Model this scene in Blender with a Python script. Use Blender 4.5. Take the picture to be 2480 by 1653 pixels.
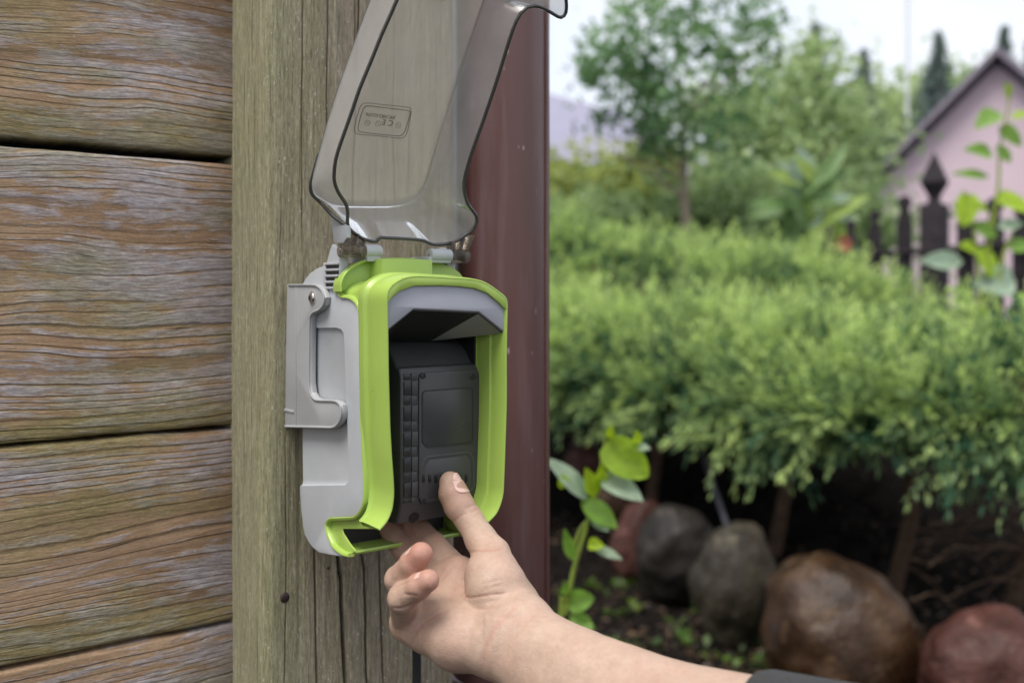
import bpy, bmesh, math, random
import numpy as np
from mathutils import Vector, Matrix

for o in list(bpy.data.objects):
    bpy.data.objects.remove(o, do_unlink=True)
scene = bpy.context.scene
COL = scene.collection

# ---------------------------------------------------------------- camera
H = 1.05                                   # camera height above the garden soil
cam_data = bpy.data.cameras.new('camera')
cam = bpy.data.objects.new('camera', cam_data)
COL.objects.link(cam)
cam.location = (0, 0, H)
cam.rotation_euler = (math.radians(90), 0, 0)
cam_data.lens = 35.0
cam_data.sensor_width = 36.0
cam_data.shift_y = -(826.5 - 706.5) / 2480.0
cam_data.clip_start = 0.02
cam_data.clip_end = 500.0
cam_data.dof.use_dof = True
cam_data.dof.focus_distance = 0.66
cam_data.dof.aperture_fstop = 5.0
scene.camera = cam

# ---------------------------------------------------------------- sky, sun, exposure
SUN_EL, SUN_AZ = math.radians(64), math.radians(217)   # azimuth: clockwise from +Y
world = bpy.data.worlds.new('World')
scene.world = world
world.use_nodes = True
wn = world.node_tree
wn.nodes.clear()
w_out = wn.nodes.new('ShaderNodeOutputWorld')
w_sky = wn.nodes.new('ShaderNodeTexSky')
w_sky.sky_type = 'NISHITA'
w_sky.sun_disc = False
w_sky.sun_elevation = SUN_EL
w_sky.sun_rotation = SUN_AZ
w_sky.dust_density = 3.0
w_b1 = wn.nodes.new('ShaderNodeBackground'); w_b1.inputs[1].default_value = 0.10
w_b2 = wn.nodes.new('ShaderNodeBackground'); w_b2.inputs[1].default_value = 0.86
w_mix = wn.nodes.new('ShaderNodeMixShader'); w_mix.inputs[0].default_value = 0.82
w_co = wn.nodes.new('ShaderNodeTexCoord')
w_no = wn.nodes.new('ShaderNodeTexNoise'); w_no.inputs['Scale'].default_value = 3.0; w_no.inputs['Detail'].default_value = 4
w_rp = wn.nodes.new('ShaderNodeValToRGB')
w_rp.color_ramp.elements[0].position = 0.3; w_rp.color_ramp.elements[0].color = (0.80, 0.86, 1.0, 1)
w_rp.color_ramp.elements[1].position = 0.7; w_rp.color_ramp.elements[1].color = (0.98, 0.99, 1.0, 1)
wn.links.new(w_co.outputs['Generated'], w_no.inputs['Vector'])
wn.links.new(w_no.outputs['Fac'], w_rp.inputs[0])
wn.links.new(w_rp.outputs[0], w_b2.inputs[0])
wn.links.new(w_sky.outputs[0], w_b1.inputs[0])
wn.links.new(w_b1.outputs[0], w_mix.inputs[1])
wn.links.new(w_b2.outputs[0], w_mix.inputs[2])
wn.links.new(w_mix.outputs[0], w_out.inputs[0])

sun_data = bpy.data.lights.new('sun', 'SUN')
sun_data.energy = 2.7
sun_data.angle = math.radians(30)
sun_data.color = (1.0, 0.97, 0.92)
sun = bpy.data.objects.new('sun', sun_data)
COL.objects.link(sun)
sun.location = (-3, -5, 6)
_d = Vector((math.sin(SUN_AZ) * math.cos(SUN_EL), math.cos(SUN_AZ) * math.cos(SUN_EL), math.sin(SUN_EL)))
sun.rotation_euler = _d.to_track_quat('Z', 'Y').to_euler()

scene.view_settings.view_transform = 'Standard'
scene.view_settings.look = 'None'
scene.view_settings.exposure = 0.55
scene.view_settings.gamma = 1.0
scene.view_settings.use_curve_mapping = False
scene.render.engine = 'CYCLES'
scene.cycles.transparent_max_bounces = 24
scene.cycles.max_bounces = 10

# ---------------------------------------------------------------- geometry helpers
F = 35 / 36 * 2480; CX = 1240.0; HV = 706.5
def px(u, v, d):
    """photo pixel at distance d in front of the camera -> world point"""
    return Vector(((u - CX) / F * d, d, H + (HV - v) / F * d))

TH = math.atan2(1, (4397 - CX) / F); TC, TS = math.cos(TH), math.sin(TH)
DX = np.array([TC, TS]); DY = np.array([-TS, TC])
BW = 0.094; BD = 0.1404                      # width and reach of the charging station
_P = np.array([(937 - CX) / F * 0.62, 0.62])
OW = _P + DX * BW / 2 + DY * BD              # origin of the wall frame: on the post's face
ROOT = Vector((OW[0], OW[1], H))
def _solve(u, d, p):
    k = (u - CX) / F
    return (k * p[1] - p[0]) / (d[0] - k * d[1])
def onY(u, v, y0):
    """photo pixel on the wall-frame plane y=y0 -> (x, z)"""
    p = OW + DY * y0; t = _solve(u, DX, p); q = p + DX * t
    return (t, (HV - v) / F * q[1])
def onX(u, v, x0):
    """photo pixel on the wall-frame plane x=x0 -> (y, z)"""
    p = OW + DX * x0; t = _solve(u, DY, p); q = p + DY * t
    return (t, (HV - v) / F * q[1])
def onTilt(u, v, a, y0, z0):
    k = (u - CX) / F; m = (HV - v) / F
    p = OW + DY * y0; sa, ca = math.sin(a), math.cos(a)
    A = np.array([[DX[0] - k * DX[1], -DY[0] * sa + k * DY[1] * sa], [-m * DX[1], ca + m * DY[1] * sa]])
    b = np.array([k * p[1] - p[0], m * p[1] - z0])
    x, t = np.linalg.solve(A, b)
    return (x, y0 - sa * t, z0 + ca * t)

def link(o, parent=None):
    COL.objects.link(o)
    if parent is not None:
        o.parent = parent
    return o
def empty(name, loc, rz=0.0, parent=None):
    o = bpy.data.objects.new(name, None)
    o.empty_display_size = 0.02
    o.location = loc; o.rotation_euler = (0, 0, rz)
    return link(o, parent)
def tag(o, label=None, cat=None, group=None, kind=None):
    if label: o['label'] = label
    if cat: o['category'] = cat
    if group: o['group'] = group
    if kind: o['kind'] = kind
    return o
def finish(me, smooth=True, angle=35):
    if smooth:
        me.polygons.foreach_set('use_smooth', np.ones(len(me.polygons), dtype=bool))
        if angle is not None:
            me.set_sharp_from_angle(angle=math.radians(angle))
    me.update()
def mobj(name, verts, faces, mat, parent=None, smooth=True, angle=35):
    me = bpy.data.meshes.new(name)
    me.from_pydata([tuple(v) for v in verts], [], faces)
    me.materials.append(mat)
    finish(me, smooth, angle)
    return link(bpy.data.objects.new(name, me), parent)
def bobj(name, bm, mat, parent=None, smooth=True, angle=35):
    me = bpy.data.meshes.new(name)
    bmesh.ops.recalc_face_normals(bm, faces=bm.faces[:])
    bm.to_mesh(me); bm.free()
    me.materials.append(mat)
    finish(me, smooth, angle)
    return link(bpy.data.objects.new(name, me), parent)
def npobj(name, V, Fc, mat, parent=None, smooth=True, angle=None, color=None):
    """fast mesh from arrays; Fc is (n,3) or (n,4)"""
    V = np.asarray(V, np.float32); Fc = np.asarray(Fc, np.int32)
    me = bpy.data.meshes.new(name)
    me.vertices.add(len(V)); me.vertices.foreach_set('co', V.ravel())
    n, k = Fc.shape
    me.loops.add(n * k); me.loops.foreach_set('vertex_index', Fc.ravel())
    me.polygons.add(n)
    me.polygons.foreach_set('loop_start', np.arange(0, n * k, k, dtype=np.int32))
    me.update(calc_edges=True)
    if color is not None:
        a = me.color_attributes.new('tint', 'FLOAT_COLOR', 'POINT')
        c = np.ones((len(V), 4), np.float32); c[:, :3] = color
        a.data.foreach_set('color', c.ravel())
    me.materials.append(mat)
    finish(me, smooth, angle)
    return link(bpy.data.objects.new(name, me), parent)
def bevel_bm(bm, edges, w, seg=2):
    if w > 0:
        bmesh.ops.bevel(bm, geom=list(edges), offset=w, segments=seg, profile=0.5, affect='EDGES', clamp_overlap=True)
def box(name, x0, x1, y0, y1, z0, z1, mat, parent=None, bev=0.0008, seg=2):
    bm = bmesh.new()
    bmesh.ops.create_cube(bm, size=1.0)
    for v in bm.verts:
        v.co = Vector(((x0 + x1) / 2 + v.co.x * (x1 - x0), (y0 + y1) / 2 + v.co.y * (y1 - y0), (z0 + z1) / 2 + v.co.z * (z1 - z0)))
    bevel_bm(bm, bm.edges[:], bev, seg)
    return bobj(name, bm, mat, parent)
def prism_bm(poly, axis, a0, a1, bev=0.001, seg=2):
    """poly: 2-D points; axis 'x' -> points are (y,z); 'y' -> (x,z); 'z' -> (x,y)"""
    def m(p, h):
        return {'x': (h, p[0], p[1]), 'y': (p[0], h, p[1]), 'z': (p[0], p[1], h)}[axis]
    bm = bmesh.new()
    A = [bm.verts.new(m(p, a0)) for p in poly]
    B = [bm.verts.new(m(p, a1)) for p in poly]
    n = len(poly)
    f1 = bm.faces.new(A); f2 = bm.faces.new(B[::-1])
    for i in range(n):
        bm.faces.new((A[i], B[i], B[(i + 1) % n], A[(i + 1) % n]))
    bmesh.ops.recalc_face_normals(bm, faces=bm.faces[:])
    if bev:
        bevel_bm(bm, set(f1.edges) | set(f2.edges), bev, seg)
    return bm
def prism(name, poly, axis, a0, a1, mat, parent=None, bev=0.001, seg=2, angle=35):
    return bobj(name, prism_bm(poly, axis, a0, a1, bev, seg), mat, parent, True, angle)
def smooth_path(pts, n=6, closed=False):
    P = [np.array(p, float) for p in pts]; out = []; N = len(P)
    rng_ = range(N) if closed else range(N - 1)
    for i in rng_:
        if closed:
            p0, p1, p2, p3 = P[(i - 1) % N], P[i], P[(i + 1) % N], P[(i + 2) % N]
        else:
            p0 = P[i - 1] if i > 0 else 2 * P[0] - P[1]
            p1, p2 = P[i], P[i + 1]
            p3 = P[i + 2] if i + 2 < N else 2 * P[-1] - P[-2]
        for k in range(n):
            t = k / n
            out.append(0.5 * ((2 * p1) + (-p0 + p2) * t + (2 * p0 - 5 * p1 + 4 * p2 - p3) * t * t + (-p0 + 3 * p1 - 3 * p2 + p3) * t ** 3))
    if not closed: out.append(P[-1])
    return out
def resample(P, n, closed=False):
    P = np.array(P, float)
    if closed: P = np.vstack([P, P[:1]])
    L = np.r_[0, np.cumsum(np.linalg.norm(np.diff(P, axis=0), axis=1))]
    s = np.linspace(0, L[-1], n + 1)[:-1] if closed else np.linspace(0, L[-1], n)
    return np.stack([np.interp(s, L, P[:, k]) for k in range(P.shape[1])], 1)
def normals2d(P, closed=False):
    P = np.array(P, float)
    if closed:
        T = np.roll(P, -1, 0) - np.roll(P, 1, 0)
    else:
        T = np.gradient(P, axis=0)
    T /= np.linalg.norm(T, axis=1)[:, None] + 1e-12
    return np.stack([-T[:, 1], T[:, 0]], 1)          # left of the direction of travel
def sweep(name, path, profile, mapfn, mat, parent=None, closed=False, cap=True, angle=40, close_profile=False):
    P = np.array(path, float); N = normals2d(P, closed)
    n, k = len(P), len(profile)
    V = []
    for i in range(n):
        for (o, h) in profile:
            V.append(mapfn(P[i] + N[i] * o, h))
    Fc = []
    kk = k if close_profile else k - 1
    for i in range(n if closed else n - 1):
        j = (i + 1) % n
        for a in range(kk):
            b = (a + 1) % k
            Fc.append((i * k + a, i * k + b, j * k + b, j * k + a))
    if cap and not closed:
        Fc.append(tuple(range(k))); Fc.append(tuple((n - 1) * k + a for a in range(k))[::-1])
    o = mobj(name, V, Fc, mat, parent, True, angle)
    bm = bmesh.new(); bm.from_mesh(o.data); bmesh.ops.recalc_face_normals(bm, faces=bm.faces[:]); bm.to_mesh(o.data); bm.free()
    finish(o.data, True, angle)
    return o
def tube(name, pts, radii, mat, parent=None, seg=12, cap=True, smoothn=0):
    P = [Vector(p) for p in pts]
    if smoothn:
        Q = smooth_path([np.r_[np.array(p), r] for p, r in zip(P, radii if hasattr(radii, '__len__') else [radii] * len(P))], smoothn)
        P = [Vector(q[:3]) for q in Q]; radii = [q[3] for q in Q]
    if not hasattr(radii, '__len__'): radii = [radii] * len(P)
    V, Fc = [], []
    up = None
    for i, p in enumerate(P):
        t = (P[min(i + 1, len(P) - 1)] - P[max(i - 1, 0)]).normalized()
        if up is None:
            up = Vector((0, 0, 1)) if abs(t.z) < 0.9 else Vector((1, 0, 0))
        a = t.cross(up).normalized(); up = a.cross(t).normalized()
        for k in range(seg):
            w = 2 * math.pi * k / seg
            V.append(p + (a * math.cos(w) + up * math.sin(w)) * radii[i])
    for i in range(len(P) - 1):
        for k in range(seg):
            k2 = (k + 1) % seg
            Fc.append((i * seg + k, i * seg + k2, (i + 1) * seg + k2, (i + 1) * seg + k))
    if cap:
        Fc.append(tuple(range(seg))[::-1]); Fc.append(tuple((len(P) - 1) * seg + k for k in range(seg)))
    return mobj(name, V, Fc, mat, parent, True, 50)
def lathe(name, prof, mat, parent=None, seg=24, M=None):
    """prof: (r, h) pairs turned about local z, then placed by matrix M"""
    V, Fc = [], []
    for r, h in prof:
        for k in range(seg):
            w = 2 * math.pi * k / seg
            v = Vector((r * math.cos(w), r * math.sin(w), h))
            V.append(M @ v if M else v)
    for i in range(len(prof) - 1):
        for k in range(seg):
            k2 = (k + 1) % seg
            Fc.append((i * seg + k, i * seg + k2, (i + 1) * seg + k2, (i + 1) * seg + k))
    Fc.append(tuple(range(seg))[::-1]); Fc.append(tuple((len(prof) - 1) * seg + k for k in range(seg)))
    return mobj(name, V, Fc, mat, parent, True, 40)
def boolean(o, cutter, op='DIFFERENCE'):
    m = o.modifiers.new('cut', 'BOOLEAN'); m.object = cutter; m.operation = op; m.solver = 'EXACT'
    bpy.context.view_layer.update()
    dg = bpy.context.evaluated_depsgraph_get()
    me = bpy.data.meshes.new_from_object(o.evaluated_get(dg))
    o.modifiers.clear(); o.data = me
    finish(me, True, 30)
    bpy.data.objects.remove(cutter, do_unlink=True)

# value noise on arrays
_rs = np.random.RandomState(7)
_T = _rs.rand(64, 64, 64).astype(np.float32)
def vnoise(P):
    P = np.asarray(P, np.float64); i = np.floor(P).astype(int); f = P - i; f = f * f * (3 - 2 * f)
    i &= 63; j = (i + 1) & 63
    x0, y0, z0 = i[..., 0], i[..., 1], i[..., 2]; x1, y1, z1 = j[..., 0], j[..., 1], j[..., 2]
    fx, fy, fz = f[..., 0], f[..., 1], f[..., 2]
    def L(a, b, t): return a + (b - a) * t
    return L(L(L(_T[x0, y0, z0], _T[x1, y0, z0], fx), L(_T[x0, y1, z0], _T[x1, y1, z0], fx), fy),
             L(L(_T[x0, y0, z1], _T[x1, y0, z1], fx), L(_T[x0, y1, z1], _T[x1, y1, z1], fx), fy), fz)
def fbm(P, oct=4):
    s = 0; a = 0.5; P = np.asarray(P, float)
    for k in range(oct):
        s = s + a * (vnoise(P) - 0.5); P = P * 2.03 + 11.7; a *= 0.5
    return s

# ---------------------------------------------------------------- materials
def new_mat(name):
    m = bpy.data.materials.new(name); m.use_nodes = True
    nt = m.node_tree
    return m, nt, nt.nodes['Principled BSDF'], nt.nodes['Material Output']
class NB:
    """small node-building helper"""
    def __init__(s, nt): s.nt = nt
    def n(s, t, **kw):
        x = s.nt.nodes.new(t)
        for k, v in kw.items(): setattr(x, k, v)
        return x
    def l(s, a, b): s.nt.links.new(a, b)
    def math(s, op, a, b=None, c=None, clamp=False):
        x = s.n('ShaderNodeMath', operation=op, use_clamp=clamp)
        for i, q in enumerate((a, b, c)):
            if q is None: continue
            if isinstance(q, (int, float)): x.inputs[i].default_value = q
            else: s.l(q, x.inputs[i])
        return x.outputs[0]
    def mapping(s, vec, scale=(1, 1, 1), loc=(0, 0, 0), rot=(0, 0, 0)):
        x = s.n('ShaderNodeMapping')
        x.inputs['Scale'].default_value = scale; x.inputs['Location'].default_value = loc; x.inputs['Rotation'].default_value = rot
        s.l(vec, x.inputs['Vector']); return x.outputs[0]
    def noise(s, vec, scale=5, detail=3, rough=0.5, dist=0.0):
        x = s.n('ShaderNodeTexNoise')
        x.inputs['Scale'].default_value = scale; x.inputs['Detail'].default_value = detail
        x.inputs['Roughness'].default_value = rough; x.inputs['Distortion'].default_value = dist
        if vec is not None: s.l(vec, x.inputs['Vector'])
        return x.outputs['Fac']
    def ramp(s, fac, stops, interp='LINEAR'):
        x = s.n('ShaderNodeValToRGB'); cr = x.color_ramp; cr.interpolation = interp
        while len(cr.elements) < len(stops): cr.elements.new(0.5)
        for e, (p, c) in zip(cr.elements, stops):
            e.position = p; e.color = (c, c, c, 1) if isinstance(c, (int, float)) else (*c, 1)
        s.l(fac, x.inputs[0]); return x.outputs[0]
    def mix(s, fac, a, b, blend='MIX'):
        x = s.n('ShaderNodeMix', data_type='RGBA', blend_type=blend)
        for sock, q in ((x.inputs[0], fac), (x.inputs[6], a), (x.inputs[7], b)):
            if isinstance(q, (int, float)): sock.default_value = q
            elif isinstance(q, tuple): sock.default_value = (*q, 1)
            else: s.l(q, sock)
        return x.outputs[2]
    def bump(s, h, strength=0.3, dist=0.001, normal=None):
        x = s.n('ShaderNodeBump'); x.inputs['Strength'].default_value = strength; x.inputs['Distance'].default_value = dist
        s.l(h, x.inputs['Height'])
        if normal is not None: s.l(normal, x.inputs['Normal'])
        return x.outputs[0]
def plastic(name, col, rough=0.4, var=0.06, grain=0.12, gscale=1800, spec=0.5):
    m, nt, p, o = new_mat(name); b = NB(nt)
    tc = b.n('ShaderNodeTexCoord').outputs['Object']
    big = b.noise(tc, 30, 4, 0.6)
    c2 = tuple(min(1, x * (1 + var)) for x in col); c1 = tuple(x * (1 - var) for x in col)
    b.l(b.ramp(big, [(0.3, c1), (0.7, c2)]), p.inputs['Base Color'])
    b.l(b.ramp(big, [(0.3, rough * 0.88), (0.7, min(1, rough * 1.15))]), p.inputs['Roughness'])
    p.inputs['Specular IOR Level'].default_value = spec
    b.l(b.bump(b.noise(tc, gscale, 2), grain, 0.0002), p.inputs['Normal'])
    return m
M_GRAY = plastic('light_grey_plastic', (0.44, 0.455, 0.475), 0.42)
M_GRAY2 = plastic('grey_bracket_plastic', (0.37, 0.375, 0.38), 0.45)
M_HOOD = plastic('hood_grey_plastic', (0.36, 0.37, 0.41), 0.5)
M_GREEN = plastic('lime_green_plastic', (0.345, 0.49, 0.095), 0.3, 0.04, 0.06)
M_BLACK = plastic('black_plastic', (0.012, 0.012, 0.013), 0.5)
M_BATT = plastic('battery_charcoal_plastic', (0.058, 0.059, 0.062), 0.40, 0.08, 0.22, 1500)
M_BATTD = plastic('battery_dark_plastic', (0.03, 0.03, 0.033), 0.34, 0.08, 0.2, 1500)
M_BATTP = plastic('battery_gloss_plastic', (0.052, 0.053, 0.056), 0.30, 0.05, 0.03)
M_CABLE = plastic('cable_rubber', (0.018, 0.02, 0.022), 0.45)
M_STEEL, _nt, _p, _o = new_mat('screw_steel')
_p.inputs['Base Color'].default_value = (0.55, 0.52, 0.48, 1); _p.inputs['Metallic'].default_value = 1; _p.inputs['Roughness'].default_value = 0.28
_b = NB(_nt); _b.l(_b.ramp(_b.noise(_b.n('ShaderNodeTexCoord').outputs['Object'], 900, 3), [(0.3, 0.2), (0.7, 0.42)]), _p.inputs['Roughness'])
M_COPPER, _nt, _p, _o = new_mat('contact_copper')
_p.inputs['Base Color'].default_value = (0.7, 0.4, 0.3, 1); _p.inputs['Metallic'].default_value = 1; _p.inputs['Roughness'].default_value = 0.3

def smoky(name, tint, haze, hazecol, rough=0.06):
    m, nt, p, o = new_mat(name); b = NB(nt)
    tr = b.n('ShaderNodeBsdfTransparent'); tr.inputs[0].default_value = (*tint, 1)
    df = b.n('ShaderNodeBsdfDiffuse'); df.inputs[0].default_value = (*hazecol, 1)
    tl = b.n('ShaderNodeBsdfTranslucent'); tl.inputs[0].default_value = (*hazecol, 1)
    md = b.n('ShaderNodeMixShader'); md.inputs[0].default_value = 0.45
    b.l(df.outputs[0], md.inputs[1]); b.l(tl.outputs[0], md.inputs[2])
    m1 = b.n('ShaderNodeMixShader')
    tc = b.n('ShaderNodeTexCoord').outputs['Object']
    b.l(b.ramp(b.noise(tc, 25, 4, 0.6), [(0.3, haze * 0.9), (0.7, haze * 1.1)]), m1.inputs[0])
    b.l(tr.outputs[0], m1.inputs[1]); b.l(md.outputs[0], m1.inputs[2])
    gl = b.n('ShaderNodeBsdfGlossy'); gl.inputs[0].default_value = (1, 1, 1, 1); gl.inputs['Roughness'].default_value = rough
    fr = b.n('ShaderNodeFresnel'); fr.inputs[0].default_value = 1.28
    m2 = b.n('ShaderNodeMixShader'); b.l(fr.outputs[0], m2.inputs[0])
    b.l(m1.outputs[0], m2.inputs[1]); b.l(gl.outputs[0], m2.inputs[2])
    b.l(m2.outputs[0], o.inputs['Surface'])
    nt.nodes.remove(p)
    return m
M_LID = smoky('smoky_clear_plastic', (0.90, 0.89, 0.88), 0.40, (0.86, 0.84, 0.79), 0.20)
M_LIDSIDE = smoky('smoky_clear_plastic_wall', (0.88, 0.87, 0.85), 0.48, (0.68, 0.655, 0.635), 0.24)
M_LIDARM = smoky('smoky_hinge_plastic', (0.70, 0.65, 0.60), 0.22, (0.26, 0.23, 0.20), 0.3)
M_RIM = plastic('smoky_edge_plastic', (0.075, 0.073, 0.068), 0.12, 0.05, 0.02)
M_EMB = plastic('embossed_edge_plastic', (0.19, 0.185, 0.165), 0.2, 0.05, 0.02)

# weathered planks: x along the grain
def wood_planks():
    m, nt, p, o = new_mat('weathered_plank_wood'); b = NB(nt)
    tc = b.n('ShaderNodeTexCoord').outputs['Object']
    rnd = b.n('ShaderNodeObjectInfo').outputs['Random']
    off = b.n('ShaderNodeVectorMath', operation='SCALE'); off.inputs[0].default_value = (3.1, 0, 7.7); b.l(rnd, off.inputs['Scale'])
    ad = b.n('ShaderNodeVectorMath', operation='ADD'); b.l(tc, ad.inputs[0]); b.l(off.outputs[0], ad.inputs[1])
    vec = ad.outputs[0]
    warp = b.noise(b.mapping(vec, (2.6, 0, 8)), 1.0, 2, 0.45)
    warp2 = b.noise(b.mapping(vec, (22, 0, 40)), 1.0, 3, 0.55)
    sx = b.n('ShaderNodeSeparateXYZ'); b.l(vec, sx.inputs[0])
    z = b.math('ADD', b.math('MULTIPLY_ADD', warp, 0.065, sx.outputs['Z']), b.math('MULTIPLY', warp2, 0.0045))
    cb = b.n('ShaderNodeCombineXYZ'); b.l(sx.outputs['X'], cb.inputs['X']); b.l(z, cb.inputs['Z'])
    wv = cb.outputs[0]
    # growth rings: uneven bands, dense in places and wide in others
    ringpos = b.math('MULTIPLY_ADD', b.noise(b.mapping(wv, (0.6, 0, 26)), 1.0, 2, 0.5), 7.0, b.math('MULTIPLY', z, 135.0))
    ring = b.math('FRACT', ringpos)
    ringline = b.ramp(ring, [(0.0, 0.0), (0.55, 0.25), (0.86, 1.0), (0.94, 0.55), (1.0, 0.0)])
    ringamp = b.ramp(b.noise(b.mapping(vec, (4, 0, 16), (7, 0, 1)), 1.0, 3, 0.5), [(0.38, 0.15), (0.62, 1.0)])
    rg = b.math('MULTIPLY', ringline, ringamp)
    tone = b.noise(b.mapping(wv, (5, 0, 24), (1, 0, 3)), 1.0, 4, 0.6)
    flake = b.noise(b.mapping(wv, (26, 0, 150), (2, 0, 8)), 1.0, 6, 0.66)
    zone = b.noise(b.mapping(vec, (3.4, 0, 13), (4, 0, 2)), 1.0, 3, 0.55)
    fibre = b.noise(b.mapping(wv, (75, 0, 850)), 1.0, 4, 0.68)
    grit = b.noise(b.mapping(vec, (330, 0, 700)), 1.0, 2, 0.6)
    algae = b.noise(b.mapping(vec, (6, 0, 20), (9, 0, 9)), 1.0, 5, 0.62)
    col = b.ramp(tone, [(0.28, (0.185, 0.112, 0.068)), (0.46, (0.32, 0.205, 0.122)), (0.60, (0.40, 0.27, 0.168)), (0.75, (0.31, 0.22, 0.148))])
    col = b.mix(b.math('MULTIPLY', rg, 0.38), col, (0.085, 0.050, 0.030))
    # silvered, flaking surface between the rings
    gm = b.math('ADD', b.math('MULTIPLY', flake, 0.62), b.math('MULTIPLY', zone, 0.62))
    gm = b.math('SUBTRACT', gm, b.math('MULTIPLY', rg, 0.13))
    gmask = b.ramp(gm, [(0.558, 0.0), (0.600, 0.55), (0.69, 0.9)])
    grey = b.ramp(fibre, [(0.28, (0.22, 0.195, 0.20)), (0.5, (0.36, 0.335, 0.355)), (0.72, (0.52, 0.49, 0.53))])
    col = b.mix(gmask, col, grey)
    at = b.n('ShaderNodeAttribute', attribute_name='tint')
    algae = b.math('MULTIPLY_ADD', at.outputs['Fac'], 0.24, algae)
    amask = b.ramp(b.math('MULTIPLY_ADD', flake, 0.25, algae), [(0.585, 0.0), (0.76, 0.62)])
    col = b.mix(amask, col, b.ramp(fibre, [(0.3, (0.13, 0.12, 0.035)), (0.7, (0.30, 0.27, 0.11))]))
    col = b.mix(0.55, col, b.ramp(fibre, [(0.25, 0.22), (0.75, 0.78)]), 'OVERLAY')
    col = b.mix(0.30, col, b.ramp(grit, [(0.25, 0.2), (0.75, 0.8)]), 'OVERLAY')
    crk = b.ramp(b.noise(b.mapping(wv, (9, 0, 420), (3, 0, 3)), 1.0, 3, 0.5), [(0.27, 1.0), (0.33, 0.0)])
    col = b.mix(b.math('MULTIPLY', crk, 0.75), col, (0.03, 0.018, 0.012))
    fleck = b.ramp(b.noise(b.mapping(vec, (110, 0, 420), (2, 0, 2)), 1.0, 4, 0.65), [(0.66, 0.0), (0.74, 0.8)])
    col = b.mix(fleck, col, (0.60, 0.57, 0.60))
    # ragged darker brown where the boards meet the corner post
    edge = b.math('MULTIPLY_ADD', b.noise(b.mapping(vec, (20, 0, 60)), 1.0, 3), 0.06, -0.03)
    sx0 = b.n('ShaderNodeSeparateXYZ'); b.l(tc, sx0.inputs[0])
    end_brown = b.n('ShaderNodeMapRange'); end_brown.inputs['From Min'].default_value = -0.110; end_brown.inputs['From Max'].default_value = -0.055
    end_brown.inputs['To Max'].default_value = 0.55; b.l(b.math('ADD', sx0.outputs['X'], edge), end_brown.inputs['Value'])
    col = b.mix(end_brown.outputs[0], col, (0.075, 0.045, 0.025))
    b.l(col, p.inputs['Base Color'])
    p.inputs['Roughness'].default_value = 0.75
    p.inputs['Specular IOR Level'].default_value = 0.3
    h = b.math('ADD', b.math('MULTIPLY', rg, -0.9), b.math('ADD', b.math('MULTIPLY', fibre, 0.5), b.math('MULTIPLY', gmask, 0.3)))
    h = b.math('SUBTRACT', h, b.math('MULTIPLY', crk, 1.2))
    b.l(b.bump(h, 0.7, 0.0016), p.inputs['Normal'])
    return m
M_PLANK = wood_planks()
def wood_post():
    m, nt, p, o = new_mat('weathered_post_wood'); b = NB(nt)
    tc = b.n('ShaderNodeTexCoord').outputs['Object']
    warp = b.noise(b.mapping(tc, (12, 12, 2.2)), 1.0, 3)
    sx = b.n('ShaderNodeSeparateXYZ'); b.l(tc, sx.inputs[0])
    x = b.math('MULTIPLY_ADD', warp, 0.010, sx.outputs['X'])
    cb = b.n('ShaderNodeCombineXYZ'); b.l(x, cb.inputs['X']); b.l(sx.outputs['Y'], cb.inputs['Y']); b.l(sx.outputs['Z'], cb.inputs['Z'])
    wv = cb.outputs[0]
    fib = b.noise(b.mapping(wv, (520, 520, 30)), 1.0, 6, 0.74)
    fib2 = b.noise(b.mapping(wv, (1300, 1300, 170)), 1.0, 4, 0.7)
    band = b.noise(b.mapping(wv, (90, 90, 2.2)), 1.0, 3, 0.55)
    big = b.noise(b.mapping(tc, (22, 22, 5)), 1.0, 4, 0.6)
    col = b.ramp(fib, [(0.25, (0.10, 0.078, 0.052)), (0.45, (0.25, 0.21, 0.15)), (0.6, (0.36, 0.31, 0.235)), (0.78, (0.50, 0.455, 0.39))])
    col = b.mix(b.ramp(band, [(0.35, 0.0), (0.65, 0.55)]), col, (0.225, 0.17, 0.11))
    col = b.mix(b.ramp(big, [(0.45, 0.0), (0.68, 0.5)]), col, b.ramp(fib, [(0.3, (0.13, 0.125, 0.04)), (0.7, (0.35, 0.33, 0.16))]))
    # the outer corner carries more algae
    g = b.n('ShaderNodeMapRange'); g.inputs['From Min'].default_value = -0.005; g.inputs['From Max'].default_value = -0.060
    g.inputs['To Max'].default_value = 0.66; b.l(sx.outputs['X'], g.inputs['Value'])
    col = b.mix(g.outputs[0], col, b.ramp(fib, [(0.3, (0.17, 0.165, 0.075)), (0.7, (0.43, 0.41, 0.25))]))
    col = b.mix(0.75, col, b.ramp(fib2, [(0.25, 0.15), (0.75, 0.85)]), 'OVERLAY')
    sl = b.ramp(b.noise(b.mapping(wv, (420, 420, 6), (4, 4, 1)), 1.0, 2, 0.4), [(0.27, 1.0), (0.32, 0.0)])
    col = b.mix(b.math('MULTIPLY', sl, 0.7), col, (0.03, 0.024, 0.016))
    fl = b.noise(b.mapping(tc, (700, 700, 260)), 1.0, 2, 0.5)
    col = b.mix(b.ramp(fl, [(0.675, 0.0), (0.74, 0.8)]), col, (0.66, 0.62, 0.57))
    at = b.n('ShaderNodeAttribute', attribute_name='tint')
    col = b.mix(at.outputs['Fac'], col, (0.006, 0.005, 0.004))
    b.l(col, p.inputs['Base Color']); p.inputs['Roughness'].default_value = 0.8
    h = b.math('SUBTRACT', b.math('ADD', fib, b.math('MULTIPLY', fib2, 0.5)), b.math('MULTIPLY', sl, 0.8))
    b.l(b.bump(h, 0.85, 0.0016), p.inputs['Normal'])
    return m
M_POST = wood_post()
M_NAIL = plastic('rusty_nail', (0.045, 0.025, 0.024), 0.55, 0.3, 0.6, 600)

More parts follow.
